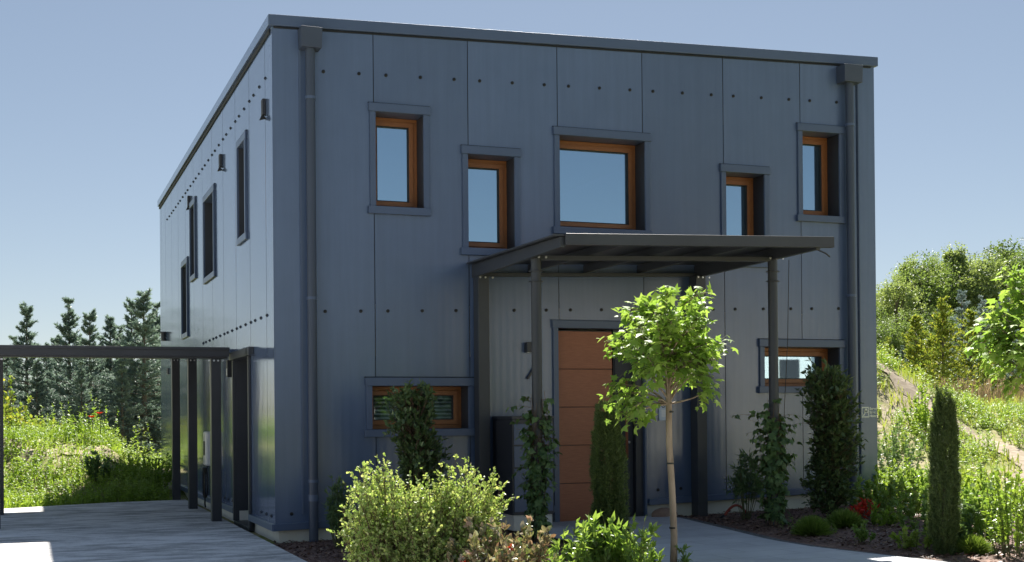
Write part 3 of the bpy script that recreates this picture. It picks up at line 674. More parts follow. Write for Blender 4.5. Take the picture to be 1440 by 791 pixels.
def wire(name, pts, label):
    b = MB(); b.tube(pts, .0045, 5); tag(b.build(name, M['cable'], None, smooth=True), label, 'wire')
wire('climbing_wire', [(6.12, -1.95, 3.42), (6.09, -1.95, 2.4), (6.03, -1.96, 1.6), (5.97, -1.98, .7), (5.95, -1.98, .05)], 'thin black climbing wire hanging from the canopy beside its right post')

# parcel box beside the entrance
bx = empty('parcel_box', (3.1, -.42, .05), 'tall dark grey parcel and bin box between canopy post and wall', 'box')
b = MB(); b.box(-.28, .28, -.38, .33, .20, 1.40); b.box(-.26, .26, -.36, .31, 0.0, .20, 1); b.build('body', [M['steel'], M['plinth']], bx, .006)
for z0, z1 in ((.24, .78), (.80, 1.06), (1.08, 1.34)):
    b = MB(); b.box(-.26, .26, -.395, -.382, z0, z1); b.build('flap', M['trim'], bx, .004)
b = MB(); b.box(-.29, .29, -.39, .34, 1.401, 1.44); b.build('lid', M['canopy'], bx, .005)

# ------------------------------------------------------------------ carport
cp = empty('carport', (-.28, 3.2, 0), 'low dark steel carport beside the house over the concrete yard', 'carport')
def kpart(b, name, m, **k):
    b.v = [(x+.28, y-3.2, z) for x, y, z in b.v]; return b.build(name, m, cp, **k)
pz = lambda y: 2.36+.045*(y-3.2)
for x in (-.28, -3.27):
    for y in (3.22, 6.05, 8.6):
        if x < -3 and y > 8: continue
        b = MB(); b.box(x-.07, x+.07, y-.08, y+.08, 0, pz(y)); p_ = kpart(b, 'post', M['steel'], bevel=.004)
        b = MB()
        for dx in (-.1, -.03, .03, .1): b.tube([(x+dx, y-.082, pz(y)-.03), (x+dx, y-.10, pz(y)-.03)], .014, 8)
        b.v = [(a+.28, c-3.2, d) for a, c, d in b.v]; b.build('fixing_screw', M['boltbright'], p_)
for y, h in ((3.2, .02), (8.62, .03)):
    b = MB(); b.box(-3.42, -.12, y-.09, y+.06, pz(y)+.001, pz(y)+h+.04); kpart(b, 'cross_beam', M['steel'], bevel=.004)
b = MB(); b.box(-3.46, -.10, 3.05, 3.10, 2.385, 2.515); b.box(-3.46, -.10, 3.02, 3.05, 2.48, 2.52); kpart(b, 'gutter', M['steel'], bevel=.004)
b = MB(); b.hexa([(-3.45, 3.10, 2.42), (-.11, 3.10, 2.42), (-.11, 8.75, pz(8.75)+.13), (-3.45, 8.75, pz(8.75)+.13), (-3.45, 3.10, 2.50), (-.11, 3.10, 2.50), (-.11, 8.75, pz(8.75)+.18), (-3.45, 8.75, pz(8.75)+.18)]); kpart(b, 'roof_sheet', M['steel'])

# hose, stone
b = MB(); xs = np.linspace(0, 1, 12); b.tube([(5.9+.42*t, -.62, .09+.17*math.sin(math.pi*t)) for t in xs], .018, 8, 0); b.tube([(5.86, -.62, .07), (5.93, -.62, .12)], .026, 8, 1); b.tube([(6.26, -.62, .14), (6.36, -.62, .09), (6.48, -.64, .08)], .026, 8, 1)
tag(b.build('garden_hose', [M['red'], M['cable']], None, smooth=True), 'red garden hose end arching out of the mulch by the plinth', 'hose')
b = MB(); n_ = 9
pts = [(5.30+.03*math.sin(k), -.14-.02*k*.2, .13) for k in range(3)]
rock = bmesh.new(); bmesh.ops.create_icosphere(rock, subdivisions=3, radius=.14)
for v in rock.verts: v.co = Vector((v.co.x*1.35, v.co.y*.8, v.co.z*.75))*(1+.10*math.sin(9*v.co.x+3)*math.cos(11*v.co.y)+.06*math.sin(17*v.co.z))
me = bpy.data.meshes.new('boulder'); rock.to_mesh(me); rock.free(); me.materials.append(M['clay'])
for p in me.polygons: p.use_smooth = True
o = link('boulder', me); o.location = (5.25, -.22, .12); tag(o, 'rounded reddish brown stone at the foot of the wall right of the door', 'stone')

# ------------------------------------------------------------------ foliage materials
M['lime'] = leafmat('lime_leaf', [(.25, .38, .11), (.36, .50, .16), (.50, .61, .24), (.48, .52, .25)], .42, (1.25, 1.2, .7))
M['dark'] = leafmat('laurel_leaf', [(.075, .12, .05), (.11, .17, .07), (.16, .23, .09)], .25, rough=.32, spec=.5)
M['darklow'] = leafmat('fennel_leaf', [(.09, .16, .075), (.13, .21, .10), (.19, .28, .13)], .35)
M['maple'] = leafmat('maple_leaf', [(.22, .36, .07), (.29, .44, .09), (.38, .51, .13)], .5, (1.25, 1.25, .8), rough=.5)
M['yew'] = leafmat('yew_needle', [(.065, .105, .04), (.105, .155, .055), (.17, .23, .08)], .25)
M['ivy'] = leafmat('climber_leaf', [(.085, .15, .065), (.125, .21, .08), (.19, .29, .11)], .35, rough=.35)
M['photinia'] = leafmat('red_tip_leaf', [(.16, .24, .09), (.24, .28, .13), (.30, .20, .14), (.30, .36, .17), (.48, .34, .30), (.22, .32, .12), (.5, .46, .38)], .25, (1.3, 1.1, .7), rough=.22, spec=.6)
M['herb'] = leafmat('herb_leaf', [(.18, .30, .08), (.25, .38, .10), (.34, .46, .15)], .42, (1.3, 1.3, .6), rough=.3, spec=.5)
M['weed'] = leafmat('weed_leaf', [(.17, .28, .045), (.25, .39, .07), (.34, .47, .10), (.36, .42, .16)], .45, (1.3, 1.25, .6), patch=.7)
M['grass'] = leafmat('meadow_grass', [(.22, .31, .06), (.32, .40, .09), (.44, .47, .15), (.50, .46, .24)], .45, (1.2, 1.15, .7), patch=.35)
M['spruce'] = leafmat('spruce_needle', [(.15, .22, .20), (.22, .31, .29), (.32, .41, .39)], .35, (1.2, 1.2, .9))
M['blue'] = leafmat('blue_spruce_needle', [(.20, .28, .29), (.28, .37, .38), (.38, .47, .48)], .3, (1.1, 1.1, 1.))
M['gold'] = leafmat('golden_conifer', [(.12, .21, .055), (.26, .36, .07), (.54, .54, .13)], .45, (1.3, 1.2, .6))
M['wood1'] = leafmat('wood_leaf', [(.10, .165, .065), (.16, .235, .09), (.23, .31, .13)], .46, patch=.25)
M['wood2'] = leafmat('pale_wood_leaf', [(.15, .215, .10), (.23, .30, .14), (.32, .39, .19)], .46, patch=.25)
M['wood3'] = leafmat('deep_wood_leaf', [(.07, .12, .05), (.11, .17, .07), (.16, .22, .10)], .40, patch=.25)
M['redflower'] = leafmat('red_petal', [(.55, .04, .025), (.7, .08, .05)], .3, (1.2, .8, .6))
M['whiteflower'] = leafmat('cream_petal', [(.5, .52, .36), (.65, .66, .5)], .3, (1.1, 1.1, .9))
M['box'] = leafmat('box_grass', [(.12, .20, .04), (.18, .27, .06), (.25, .34, .09)], .35)
M['hedge'] = leafmat('hedge_leaf', [(.012, .022, .012), (.02, .035, .018), (.03, .048, .025)], .04)
M['dryhead'] = leafmat('dry_seed_head', [(.34, .24, .15), (.46, .34, .24), (.5, .42, .3)], .3, (1.1, 1., .8))

def GZ_(x, y): return float(ground_z(x, y))
def fan(n, r_base, r_top, h0, h1, power=.5, sq=1.):
    """stems rising from a small foot to a broad rounded top"""
    a = RNG.uniform(0, 2*np.pi, n); q = RNG.uniform(0, 1, n)**power
    A = np.stack([r_base*np.cos(a)*q, r_base*np.sin(a)*q, np.zeros(n)], -1)
    h = RNG.uniform(h0, h1, n)*(1-.18*q**2)
    B = np.stack([r_top*np.cos(a)*q, r_top*np.sin(a)*q*sq, h], -1); return A, B

def column(n, rad, h0, h1, base=.25):
    """short shoots all the way up a slender column"""
    a = RNG.uniform(0, 2*np.pi, n); t = RNG.uniform(0, 1, n); z = h0+(h1-h0)*t
    rr = rad*(1-.25*np.clip((t-.8)/.2, 0, 1)**2)*(.75+.25*np.sin(5*t+a))
    A = np.stack([rr*.15*np.cos(a), rr*.15*np.sin(a), z*.92], -1); q = RNG.uniform(.45, 1, n)
    B = np.stack([rr*q*np.cos(a), rr*q*np.sin(a), z+.12], -1); return A, B

def central_stem(root, Pl, h=1.5, r=.02):
    b = MB(); b.tube([(0, 0, -.05), (.01, 0, h*.5), (0, .01, h)], [r, r*.8, r*.3], 8); b.build('trunk', M['bark'], root, smooth=True)

# -- lime shrub in front
x, y = .31, -5.44
Aa = []; Bb = []
for cx_, n_, r_, h0_, h1_ in ((-.42, 80, .36, .55, 1.18), (.30, 90, .40, .5, 1.17), (-.02, 70, .45, .45, 1.0), (.0, 60, .62, .2, .75)):
    A, B = fan(n_, .22, r_, h0_, h1_, .6, .8); B[:, 0] += cx_; A[:, 0] += cx_*.5; k_ = RNG.choice(n_, 9, replace=False); B[k_, 2] += RNG.uniform(.02, .10, 9); Aa.append(A); Bb.append(B)
A = np.concatenate(Aa); B = np.concatenate(Bb)
bush('shrub', (x, y, GZ_(x, y)), 'big bright lime green shrub with upright twigs in the front bed', 'shrub', A, B, rnd(len(A), .03), 9, ROUND, .029, M['lime'], t0=.12, r0=.006, twigs=22, twig_len=.15, up=.7, spread=.9, wide=1.)
# -- dark laurel column under the lower left window
x, y = 1.42, -1.35
A, B = column(420, .37, .1, 1.74); B[:40] += np.stack([rnd(40, .05)[:, 0], rnd(40, .05)[:, 1], RNG.uniform(.02, .10, 40)], -1)
bush('laurel', (x, y, GZ_(x, y)), 'dark green column shaped laurel standing before the lower left window', 'shrub', A, B, rnd(420, .02), 6, LEAF, .075, M['dark'], t0=.2, twigs=3, twig_len=.12, up=.5, extra=lambda r_, P_: central_stem(r_, P_, 1.6))
# -- laurel by the right corner
x, y = 6.87, -1.68
A, B = column(460, .41, .05, 1.82); B[:40] += np.stack([rnd(40, .05)[:, 0], rnd(40, .05)[:, 1], RNG.uniform(.02, .10, 40)], -1)
bush('laurel', (x, y, GZ_(x, y)), 'tall dark laurel in the mulch between right canopy post and house corner', 'shrub', A, B, rnd(460, .02), 6, LEAF, .08, M['dark'], t0=.2, twigs=3, twig_len=.14, up=.5, extra=lambda r_, P_: central_stem(r_, P_, 1.7))
# -- wispy young plants by the wall
x, y = 6.02, -1.02
A, B = fan(26, .05, .22, .55, .98, .5)
bush('bamboo', (x, y, GZ_(x, y)), 'thin wispy bamboo with bare canes by the pale plinth right of the path', 'plant', A, B, rnd(26, .02), 10, LANCE, .10, M['darklow'], M['stem'], t0=.45, r0=.006, twigs=4, twig_len=.12, droop=.3)
x, y = .56, -1.05
A, B = fan(40, .05, .14, .45, .86, .5)
bush('bamboo', (x, y, GZ_(x, y)), 'small feathery dark plant beside the left downpipe', 'plant', A, B, rnd(40, .015), 12, LANCE, .06, M['darklow'], M['stem'], t0=.35, r0=.005, twigs=5, twig_len=.09)
# -- fennel
x, y = .28, -3.95
A, B = fan(70, .08, .36, .30, .78, .6)
def umbels(root, Pl):
    tips = np.array([(-.10, -.15, .82), (-.20, -.14, .74), (-.02, -.2, .70), (-.16, -.2, .60), (.02, -.22, .52)])
    base = np.array([[-.08, -.12, .1]]).repeat(len(tips), 0); st = sticks(base, tips, .005, .003); np_mesh('flower_stem', [(st[0], st[1], 0)], M['stem'], root)
    n = 40; P_ = (tips[:, None, :]+RNG.normal(0, .018, (len(tips), n, 3))*np.array([1, 1, .5])).reshape(-1, 3)
    V, Fc = leaves(P_, rnd(len(P_))+np.array([0, 0, .6]), rnd(len(P_)), .018, ROUND); np_mesh('flower', [(V, Fc, 0)], M['whiteflower'], root)
bush('fennel', (x, y, GZ_(x, y)), 'feathery dark green fennel with pale flower heads beside the concrete edge', 'plant', A, B, rnd(70, .03), 14, LANCE, .055, M['darklow'], M['stem'], t0=.15, r0=.005, twigs=5, twig_len=.10, extra=umbels)
# -- red tipped shrub
x, y = .72, -6.1
A, B = fan(60, .12, .42, .36, .74, .55)
def redtips(root, Pl):
    tip = Pl[:3, -1]+np.array([0, 0, .02]); P_ = np.repeat(tip, 5, 0); V, Fc = leaves(P_, rnd(len(P_), .6)+np.array([0, 0, .8]), rnd(len(P_)), .055, LEAF); np_mesh('new_growth', [(V, Fc, 0)], M['redflower'], root)
bush('photinia', (x, y, GZ_(x, y)), 'glossy shrub with red tipped leaves at the bottom edge before the lime shrub', 'shrub', A, B, rnd(60, .03), 10, ROUND, .058, M['photinia'], t0=.3, twigs=4, twig_len=.12, up=.6, extra=redtips, wide=.8)
# -- herbs in front of the yew
def herb(x, y, n, rb, rt, h0, h1, label, size=.085, m='herb', name='perennial', nl=26, tm=LANCE, wide=1.6, group=None):
    A, B = fan(n, rb, rt, h0, h1, .6)
    return bush(name, (x, y, GZ_(x, y)), label, 'plant', A, B, rnd(n, .025), nl, tm, size, M[m], M['stem'], group, t0=.2, r0=.005, up=.3, spread=1., wide=wide)
herb(1.90, -5.58, 30, .16, .28, .38, .66, 'dense dark green perennial around the foot of the front yew column', .10)
herb(1.50, -5.75, 16, .10, .20, .36, .64, 'bright leafy perennial with upright shoots left of the front yew column', .09)
herb(2.02, -5.98, 16, .10, .20, .34, .66, 'bright leafy perennial between the front yew column and the young maple', .09)
herb(1.14, -6.1, 14, .14, .26, .28, .50, 'low yellow green perennial between red tipped shrub and the front yew', .08)
herb(2.87, -5.22, 6, .04, .10, .12, .30, 'tiny leafy seedling at the foot of the young maple trunk', .06)
herb(.42, -5.6, 9, .12, .2, .16, .36, 'low bright green sprouts under the lime shrub at the bottom edge', .08)

# -- yew columns
def yew(x, y, h, rad, label, tops, lean=0., lumps=()):
    root = empty('yew', (x, y, GZ_(x, y)), label, 'tree', 'column yews in the beds')
    Ps = []; Ds = []
    for cx_, cy_, rr, z0, z1, n in [(0, 0, rad, .0, h*.97, 3800)]+list(lumps):
        a = RNG.uniform(0, 2*np.pi, n); t = RNG.uniform(0, 1, n); z = z0+(z1-z0)*t
        prof = np.where(t > .72, np.sqrt(np.clip(1-((t-.72)/.29)**2, 0, 1)), .82+.18*np.sin(np.pi*np.clip(t/.72, 0, 1)*.5+.35))
        prof = prof*(1+.10*np.sin(3*a+9*z)+.07*np.sin(5*a-13*z)); q = RNG.uniform(.55, 1., n)**.5
        Ps.append(np.stack([cx_+rr*prof*q*np.cos(a)+lean*z, cy_+rr*prof*q*np.sin(a), z], -1)); Ds.append(np.stack([np.cos(a)*.8, np.sin(a)*.8, np.full(n, .9)], -1))
    ns = 150; a = RNG.uniform(0, 2*np.pi, ns); zz = RNG.uniform(.05, .93, ns)*h; rr = rad*RNG.uniform(.78, 1.28, ns)*np.sqrt(np.clip(1-(np.clip(zz/h-.62, 0, 1)/.36)**2, .02, 1)); zz = zz-.03*h; m_ = 70; tt = RNG.uniform(0, 1, (ns, m_))
    sp_ = np.stack([rr*np.cos(a), rr*np.sin(a), zz], -1)[:, None, :]+np.stack([tt*.02*np.cos(a)[:, None]+lean*zz[:, None], tt*.02*np.sin(a)[:, None], tt*RNG.uniform(.10, .30, (ns, 1))], -1)+RNG.normal(0, .012, (ns, m_, 3))*(1.1-tt[..., None])
    Ps.append(sp_.reshape(-1, 3)); Ds.append((np.stack([np.cos(a)*.7, np.sin(a)*.7, np.full(ns, 1.)], -1)[:, None, :]+RNG.normal(0, .5, (ns, m_, 3))).reshape(-1, 3))
    P_ = np.concatenate(Ps); D_ = np.concatenate(Ds)
    k = 4; PP = np.repeat(P_, k, 0)+rnd(len(P_)*k, .006); DD = unit(np.repeat(D_, k, 0)+rnd(len(P_)*k, .5))
    V, Fc = leaves(PP, DD, unit(rnd(len(PP))), .030*RNG.uniform(.7, 1.3, len(PP)), NEEDLE, 1.6); np_mesh('foliage', [(V, Fc, 0)], M['yew'], root)
    b = MB(); b.tube([(0, 0, -.05), (lean*h*.5, 0, h*.5), (lean*h, 0, h*.95)], [.03, .022, .008], 8); b.build('trunk', M['bark'], root, smooth=True)
yew(2.39, -4.55, 1.56, .108, 'front column yew with a shorter side shoot, before the wooden door', 1, lumps=[(.17, .02, .045, .1, 1.12, 700), (-.035, 0, .07, 1.2, 1.62, 400)])
yew(5.62, -5.45, 1.54, .096, 'lone column yew at the right before the sunny weeds', 1, .01, lumps=[(.06, .0, .04, 1.2, 1.52, 200), (-.08, 0, .035, 1.1, 1.40, 150), (-.01, 0, .055, 1.35, 1.63, 260)])

# -- young maples
CLUMPS = [((a-938)/176, 1.489+(575-b)/143, r_/143) for a, b, r_ in ((900, 432, 26), (935, 418, 26), (966, 448, 30), (888, 470, 28), (938, 470, 38), (985, 482, 26), (1004, 492, 20), (870, 500, 20), (884, 488, 24), (966, 504, 26), (992, 518, 16), (858, 540, 15), (862, 566, 15), (984, 534, 13))]
def maple(x, y, label, lean, ccz, rz_, seed, h_tr, flip=1, group='young maple trees'):
    rs = np.random.default_rng(seed); z0 = GZ_(x, y)
    root = empty('maple_tree', (x, y, z0), label, 'tree', group)
    b = MB(); tp = [(0, 0, -.05), (.012, 0, .35), (-.006, 0, .8), (-.03, .0, 1.2), (lean*.7, 0, h_tr), (lean, 0, ccz+rz_*.55)]
    b.tube(tp, [.036, .032, .031, .030, .028, .008], 12)
    tr = b.build('trunk', M['palebark'], root, smooth=True)
    b = MB()
    for z in (.42, 1.02, 1.5):
        b = MB(); x_ = -.02 if z > 1 else 0; b.tube([(x_, 0, z), (x_, 0, z+.016)], .034, 12); b.build('tree_tie', M['cable'], tr)
    C_ = []
    for cx_, cz_, cr_ in CLUMPS:
        for q_ in range(max(2, int(cr_*30))):
            o_ = unit(rs.normal(0, 1, 3))*cr_*rs.uniform(.2, 1.)**.5; dep = math.sqrt(max(.02, 1-(cx_/.62)**2))*.5
            C_.append((lean+(cx_*flip)+o_[0], rs.uniform(-dep, dep)+o_[1], cz_+o_[2]))
    C_ = np.array(C_); C_[:, 2] += ccz-2.03; n_cl = len(C_)
    st = np.stack([np.full(n_cl, lean*.9), np.zeros(n_cl), np.clip(C_[:, 2]-.30, h_tr-.04, ccz+.25)], -1)
    Pl = paths(st, C_, rs.normal(0, .04, (n_cl, 3))+np.array([0, 0, .05]), 6)
    np_mesh('branch', [(a, c, 0) for a, c in path_sticks(Pl, .012, .004)], M['palebark'], root)
    k = 31; q, tg, t = along(Pl, k, .55, 1.)
    p = q+rs.normal(0, .055, q.shape); out = unit(p-np.array([lean, 0, ccz-.2]))
    d = unit(out*.7+rs.normal(0, .45, p.shape)+np.array([0, 0, -.45])); u = unit(out*.6+rs.normal(0, .3, p.shape)+np.array([0, 0, .9]))
    V, Fc = leaves(p, d, u, .094*rs.uniform(.45, 1.25, len(p)), MAPLE); np_mesh('crown', [(V, Fc, 0)], M['maple'], root)
    # the leaf stalks
    s1 = sticks(q, p, .0025, .002); np_mesh('leaf_stalk', [(s1[0], s1[1], 0)], M['stem'], root)
    return root
maple(2.77, -5.16, 'young maple with a slim pale trunk standing before the entrance', -.045, 2.03, .60, 5, 1.62)
maple(5.36, -7.06, 'young maple crown reaching in at the right edge of the picture', .0, 1.98, .62, 11, 1.55, -1)

# -- climbers on the canopy posts
def climber(x, y, h, wid, label, top_spread, n=46):
    root = empty('climbing_plant', (x, y, GZ_(x, y)+.02), label, 'climber', 'climbing plants on the canopy posts')
    a = RNG.uniform(0, 2*np.pi, n); A = np.stack([.07*np.cos(a), .07*np.sin(a), np.zeros(n)], -1); B = np.stack([.085*np.cos(a+2.5), .085*np.sin(a+2.5), RNG.uniform(.5, 1, n)*h], -1)
    Pl = paths(A, B, rnd(n, .03), 7); parts = path_sticks(Pl, .007, .003)
    m_ = 9; q, tg, t = along(Pl, m_, .05, 1.); e = q+rnd(len(q), .5)*wid*(.35+top_spread*t[:, None]**3)*np.array([1, 1, .35])
    P2 = paths(q, e, rnd(len(q), .02)-np.array([0, 0, -.02]), 4); parts += path_sticks(P2, .003, .0015)
    p, d, tt = along(P2, 5, .3, 1.); out = unit((p-np.array([0, 0, 1.]))*np.array([1, 1, 0]))
    V, Fc = leaves(p, unit(out*.4+rnd(len(p), .4)+np.array([0, 0, -.7])), unit(out+rnd(len(p), .3)+np.array([0, 0, .4])), .075*RNG.uniform(.5, 1.3, len(p)), IVY)
    np_mesh('foliage', [(V, Fc, 0)], M['ivy'], root); np_mesh('stem', [(a_, b_, 0) for a_, b_ in parts], M['twig'], root)
climber(2.68, -2.0, 1.78, .30, 'climbing plant wound round the left canopy post by the parcel box', .55)
climber(5.85, -2.0, 1.58, .34, 'climbing plant wound round the right canopy post', .9, 54)

# -- clipped tufts
def tuft(x, y, r_, label, m='box'):
    n = 2600; a = unit(RNG.normal(0, 1, (n, 3))*np.array([1, 1, .9])); a[:, 2] = np.abs(a[:, 2])
    P_ = a*r_*.25*np.array([1, 1, .8]); D_ = unit(a+rnd(n, .12)+np.array([0, 0, .12]))
    V, Fc = leaves(P_, D_, rnd(n), r_*RNG.uniform(.65, 1.0, n)*.85, NEEDLE, .45)
    o = np_mesh('ornamental_grass', [(V, Fc, 0)], M[m]); o.location = (x, y, GZ_(x, y)); tag(o, label, 'plant', 'round tufts in the right bed')
tuft(5.62, -3.15, .24, 'round light green grass tuft next to the gravel edge of the path')
tuft(6.42, -2.65, .24, 'round dark grass tuft below the tall laurel')
tuft(5.88, -5.55, .20, 'round grass tuft at the foot of the right column yew')

# -- red leaved plant and leafy perennials of the right bed
x, y = 7.2, -1.95
A, B = fan(16, .06, .20, .10, .26, .5)
bush('red_flower', (x, y, GZ_(x, y)), 'small plant of scarlet leaves in the mulch by the house corner', 'plant', A, B, rnd(16, .02), 10, LANCE, .085, M['redflower'], t0=.3, r0=.004, spread=1., wide=1.6)
def pd(px, d): return sd((px-720)/1813.7*d, d)
for px, d, n, rb, rt, h0, h1, sz, m_, lb in [
    (1268, 16.6, 26, .25, .42, .22, .50, .07, 'herb', 'broad leafy perennial between the scarlet plant and the right column yew'),
    (1300, 18.0, 24, .25, .40, .30, .62, .08, 'herb', 'leafy perennial behind the right column yew, left side'),
    (1372, 15.0, 28, .25, .42, .28, .58, .08, 'herb', 'leafy perennial right of the right column yew'),
    (1345, 13.0, 16, .15, .26, .18, .50, .07, 'darklow', 'dark leafy plant climbing about the foot of the right column yew'),
    (1425, 12.4, 30, .2, .36, .50, .98, .045, 'weed', 'olive green bushy shrub at the right edge below the maple'),
    (1238, 15.6, 12, .15, .25, .12, .30, .06, 'weed', 'low pale sprouting plant by the path edge near the scarlet plant'),
    (1408, 17.0, 22, .25, .42, .3, .6, .07, 'weed', 'yellow green weedy plant farther behind the right edge shrub'),
    (1330, 18.5, 22, .3, .5, .3, .6, .07, 'weed', 'yellow green weedy plant on the bank straight behind the right yew'),
    (1262, 21.5, 30, .3, .55, .55, 1.05, .06, 'darklow', 'dark rounded bush growing on the sunny bank by the house corner'),
    (1250, 18.6, 20, .3, .5, .3, .7, .06, 'weed', 'light green bush at the base of the bank by the house corner'),
    (1300, 24.5, 30, .3, .6, .4, .9, .07, 'weed', 'bushy weed half way up the bank right of the dark bush'),
    (1228, 17.4, 18, .2, .4, .2, .5, .08, 'herb', 'leafy perennial just right of the house corner behind the scarlet plant'),
    (1398, 13.2, 24, .25, .42, .25, .55, .075, 'herb', 'leafy perennial between right column yew and the right edge shrub'),
    (1310, 13.9, 22, .22, .38, .25, .55, .08, 'herb', 'leafy perennial touching the left side of the right column yew'),
    (1285, 13.2, 12, .2, .3, .10, .26, .06, 'weed', 'low pale leafy plant on the gravel edge left of the right column yew'),
    (1212, 13.9, 8, .06, .12, .1, .26, .05, 'herb', 'small sprouting seedling on the gravel edge before the dark tuft')]:
    X, Y = pd(px, d); herb(X, Y, n, rb, rt, h0, h1, lb, sz, m_, 'perennial', 44, LEAF, 1.25)
# dark weed by the slab and poppies on the left bank
X, Y = pd(134, 25.2); herb(X, Y, 22, .1, .32, .35, .62, 'single dark leafy weed standing at the far edge of the concrete', .10, 'darklow', 'weed_plant', 24, LEAF, 1.1)
X, Y = pd(208, 25.5); herb(X, Y, 40, .4, .6, .35, .75, 'mid green shrubby weeds against the far end of the side wall', .07, 'weed', 'weed_plant', 40, LEAF, 1.1)
for px, d, zz_, lb in ((129, 28.6, .50, 'red poppy on the weedy bank, left and lower one of the two'), (140, 28.4, .72, 'red poppy on the weedy bank, right and higher one of the two')):
    X, Y = pd(px, d); r_ = empty('poppy', (X, Y, GZ_(X, Y)), lb, 'flower', 'poppies on the bank')
    b = MB(); b.tube([(0, 0, 0), (.02, 0, zz_*.6), (0, 0, zz_)], .008, 5); b.build('stem', M['stem'], r_)
    a = np.linspace(0, 2*np.pi, 7)[:-1]; P_ = np.zeros((6, 3))+np.array([0, 0, zz_]); D_ = np.stack([np.cos(a), np.sin(a), np.full(6, .6)], -1)
    V, Fc = leaves(P_, D_, np.tile([0, 0, 1.], (6, 1)), .10, ROUND, 1.5); np_mesh('flower', [(V, Fc, 0)], M['redflower'], r_)

# ------------------------------------------------------------------ conifers
def conifer_mesh(h, rad, seed, tiers, per, m, low=.02, droop=.25, tip=.10, dens=9, lean=0., power=.95, lf=.15, wd_=.75, kk=6):
    rs = np.random.default_rng(seed); A = []; B = []
    for i in range(tiers):
        t = (i+.3)/tiers; z = h*(low+(1-low)*t); L_ = rad*(1-t)**power*rs.uniform(.5, 1.25)+rad*.04
        k = max(4, int(per*(1-t*.45)))
        for j in range(k):
            a = 2*np.pi*(j+rs.uniform(-.3, .3))/k+i*1.9; l = L_*rs.uniform(.55, 1.12); zz_ = z+rs.uniform(-.8, .8)*h/tiers
            A.append((0, 0, zz_)); B.append((l*np.cos(a), l*np.sin(a), zz_+l*(tip*(.5+1.4*t)-droop*(1-t))))
    A = np.array(A); B = np.array(B); n = len(A); Pl = paths(A, B, np.tile([0, 0, .0], (n, 1))-np.stack([np.zeros(n), np.zeros(n), np.linalg.norm(B-A, axis=1)*.06], -1), 6)
    L_ = np.linalg.norm(B-A, axis=1); br = path_sticks(Pl, .018, .005)
    tt = rs.uniform(.12, 1., (n, dens)); i = np.minimum((tt*5).astype(int), 4); fr = (tt*5-i)[..., None]
    ar = np.arange(n)[:, None]; q = (Pl[ar, i]*(1-fr)+Pl[ar, i+1]*fr).reshape(-1, 3); tg = unit(Pl[ar, i+1]-Pl[ar, i]).reshape(-1, 3); ln = np.repeat(L_, dens)
    side = unit(np.cross(tg, np.array([0, 0, 1.])))*rs.choice([-1, 1], (len(q), 1)); dd = unit(tg*.9+side*rs.uniform(.2, 1., (len(q), 1))+np.array([0, 0, .12])+rs.normal(0, .12, q.shape))
    sl = np.clip(ln*.34*(1.25-tt.ravel()), .10, .5); e = q+dd*sl[:, None]
    # needle tufts along every side shoot
    f2 = rs.uniform(.0, 1., (len(q), kk))[..., None]; p = (q[:, None]*(1-f2)+e[:, None]*f2).reshape(-1, 3); d2 = np.repeat(dd, kk, 0)
    nd = unit(d2*.9+rs.normal(0, .42, p.shape)+np.array([0, 0, .22])); V, Fc = leaves(p, nd, unit(rs.normal(0, .5, p.shape)+np.array([0, 0, 1.])), lf*rs.uniform(.6, 1.3, len(p))*(h/6)**.35, SPRIG, wd_)
    # leader
    zz_ = rs.uniform(.9, 1.0, 40)*h; pl = np.stack([rs.normal(0, .02, 40), rs.normal(0, .02, 40), zz_], -1); v2, f3 = leaves(pl, unit(rs.normal(0, .5, (40, 3))+np.array([0, 0, .9])), rs.normal(0, 1, (40, 3)), .13, SPRIG, .7)
    return (V, Fc, v2, f3), br
def conifer(name, protos, key, x, y, h, label, group, rz):
    """a tree of its own from one of a few grown shapes"""
    fo, tr, h0 = protos[key]; s = h/h0; root = empty(name, (x, y, GZ_(x, y)-.05), label, 'tree', group, rz)
    a = bpy.data.objects.new('crown', fo); b_ = bpy.data.objects.new('trunk', tr)
    for o in (a, b_): COL.objects.link(o); o.parent = root
    root.scale = (s*random.uniform(.9, 1.12), s*random.uniform(.9, 1.12), s)
    return root
def make_proto(h, rad, seed, tiers, per, m, **k):
    (V, Fc, v2, f3), br = conifer_mesh(h, rad, seed, tiers, per, m, **k)
    o = np_mesh('crown', [(V, Fc, 0), (v2, f3, 0)], M[m]); fo = o.data; bpy.data.objects.remove(o)
    b = MB(); b.tube([(0, 0, -.1), (0, 0, h*.5), (0, 0, h*.98)], [.11*h/6, .07*h/6, .012], 8)
    V1 = np.array(b.v); F1 = np.array([f for f in b.f if len(f) == 4])
    o = np_mesh('trunk', [(V1, F1, 0)]+[(a, c, 0) for a, c in br], M['bark']); tr = o.data; bpy.data.objects.remove(o); return fo, tr, h
sp = {k: make_proto(6., 2.6, 20+k, 22, 11, 'spruce', dens=15, tip=.34, droop=.3, lf=.13, wd_=.55, kk=9, power=1.22) for k in range(3)}
bl = {k: make_proto(6., 2.0, 40+k, 16, 8, 'blue', dens=12, tip=.3, droop=.1, lf=.16, wd_=.6, kk=8, power=1.) for k in range(2)}
gd = {k: make_proto(5., 2.0, 50+k, 17, 8, 'gold', dens=14, tip=.5, droop=.0, lf=.17, wd_=.8, kk=8, power=.9) for k in range(2)}
def top_z(py, px, d): return 1.489+(577-.0085*(px-720)-py)/1813.7*d
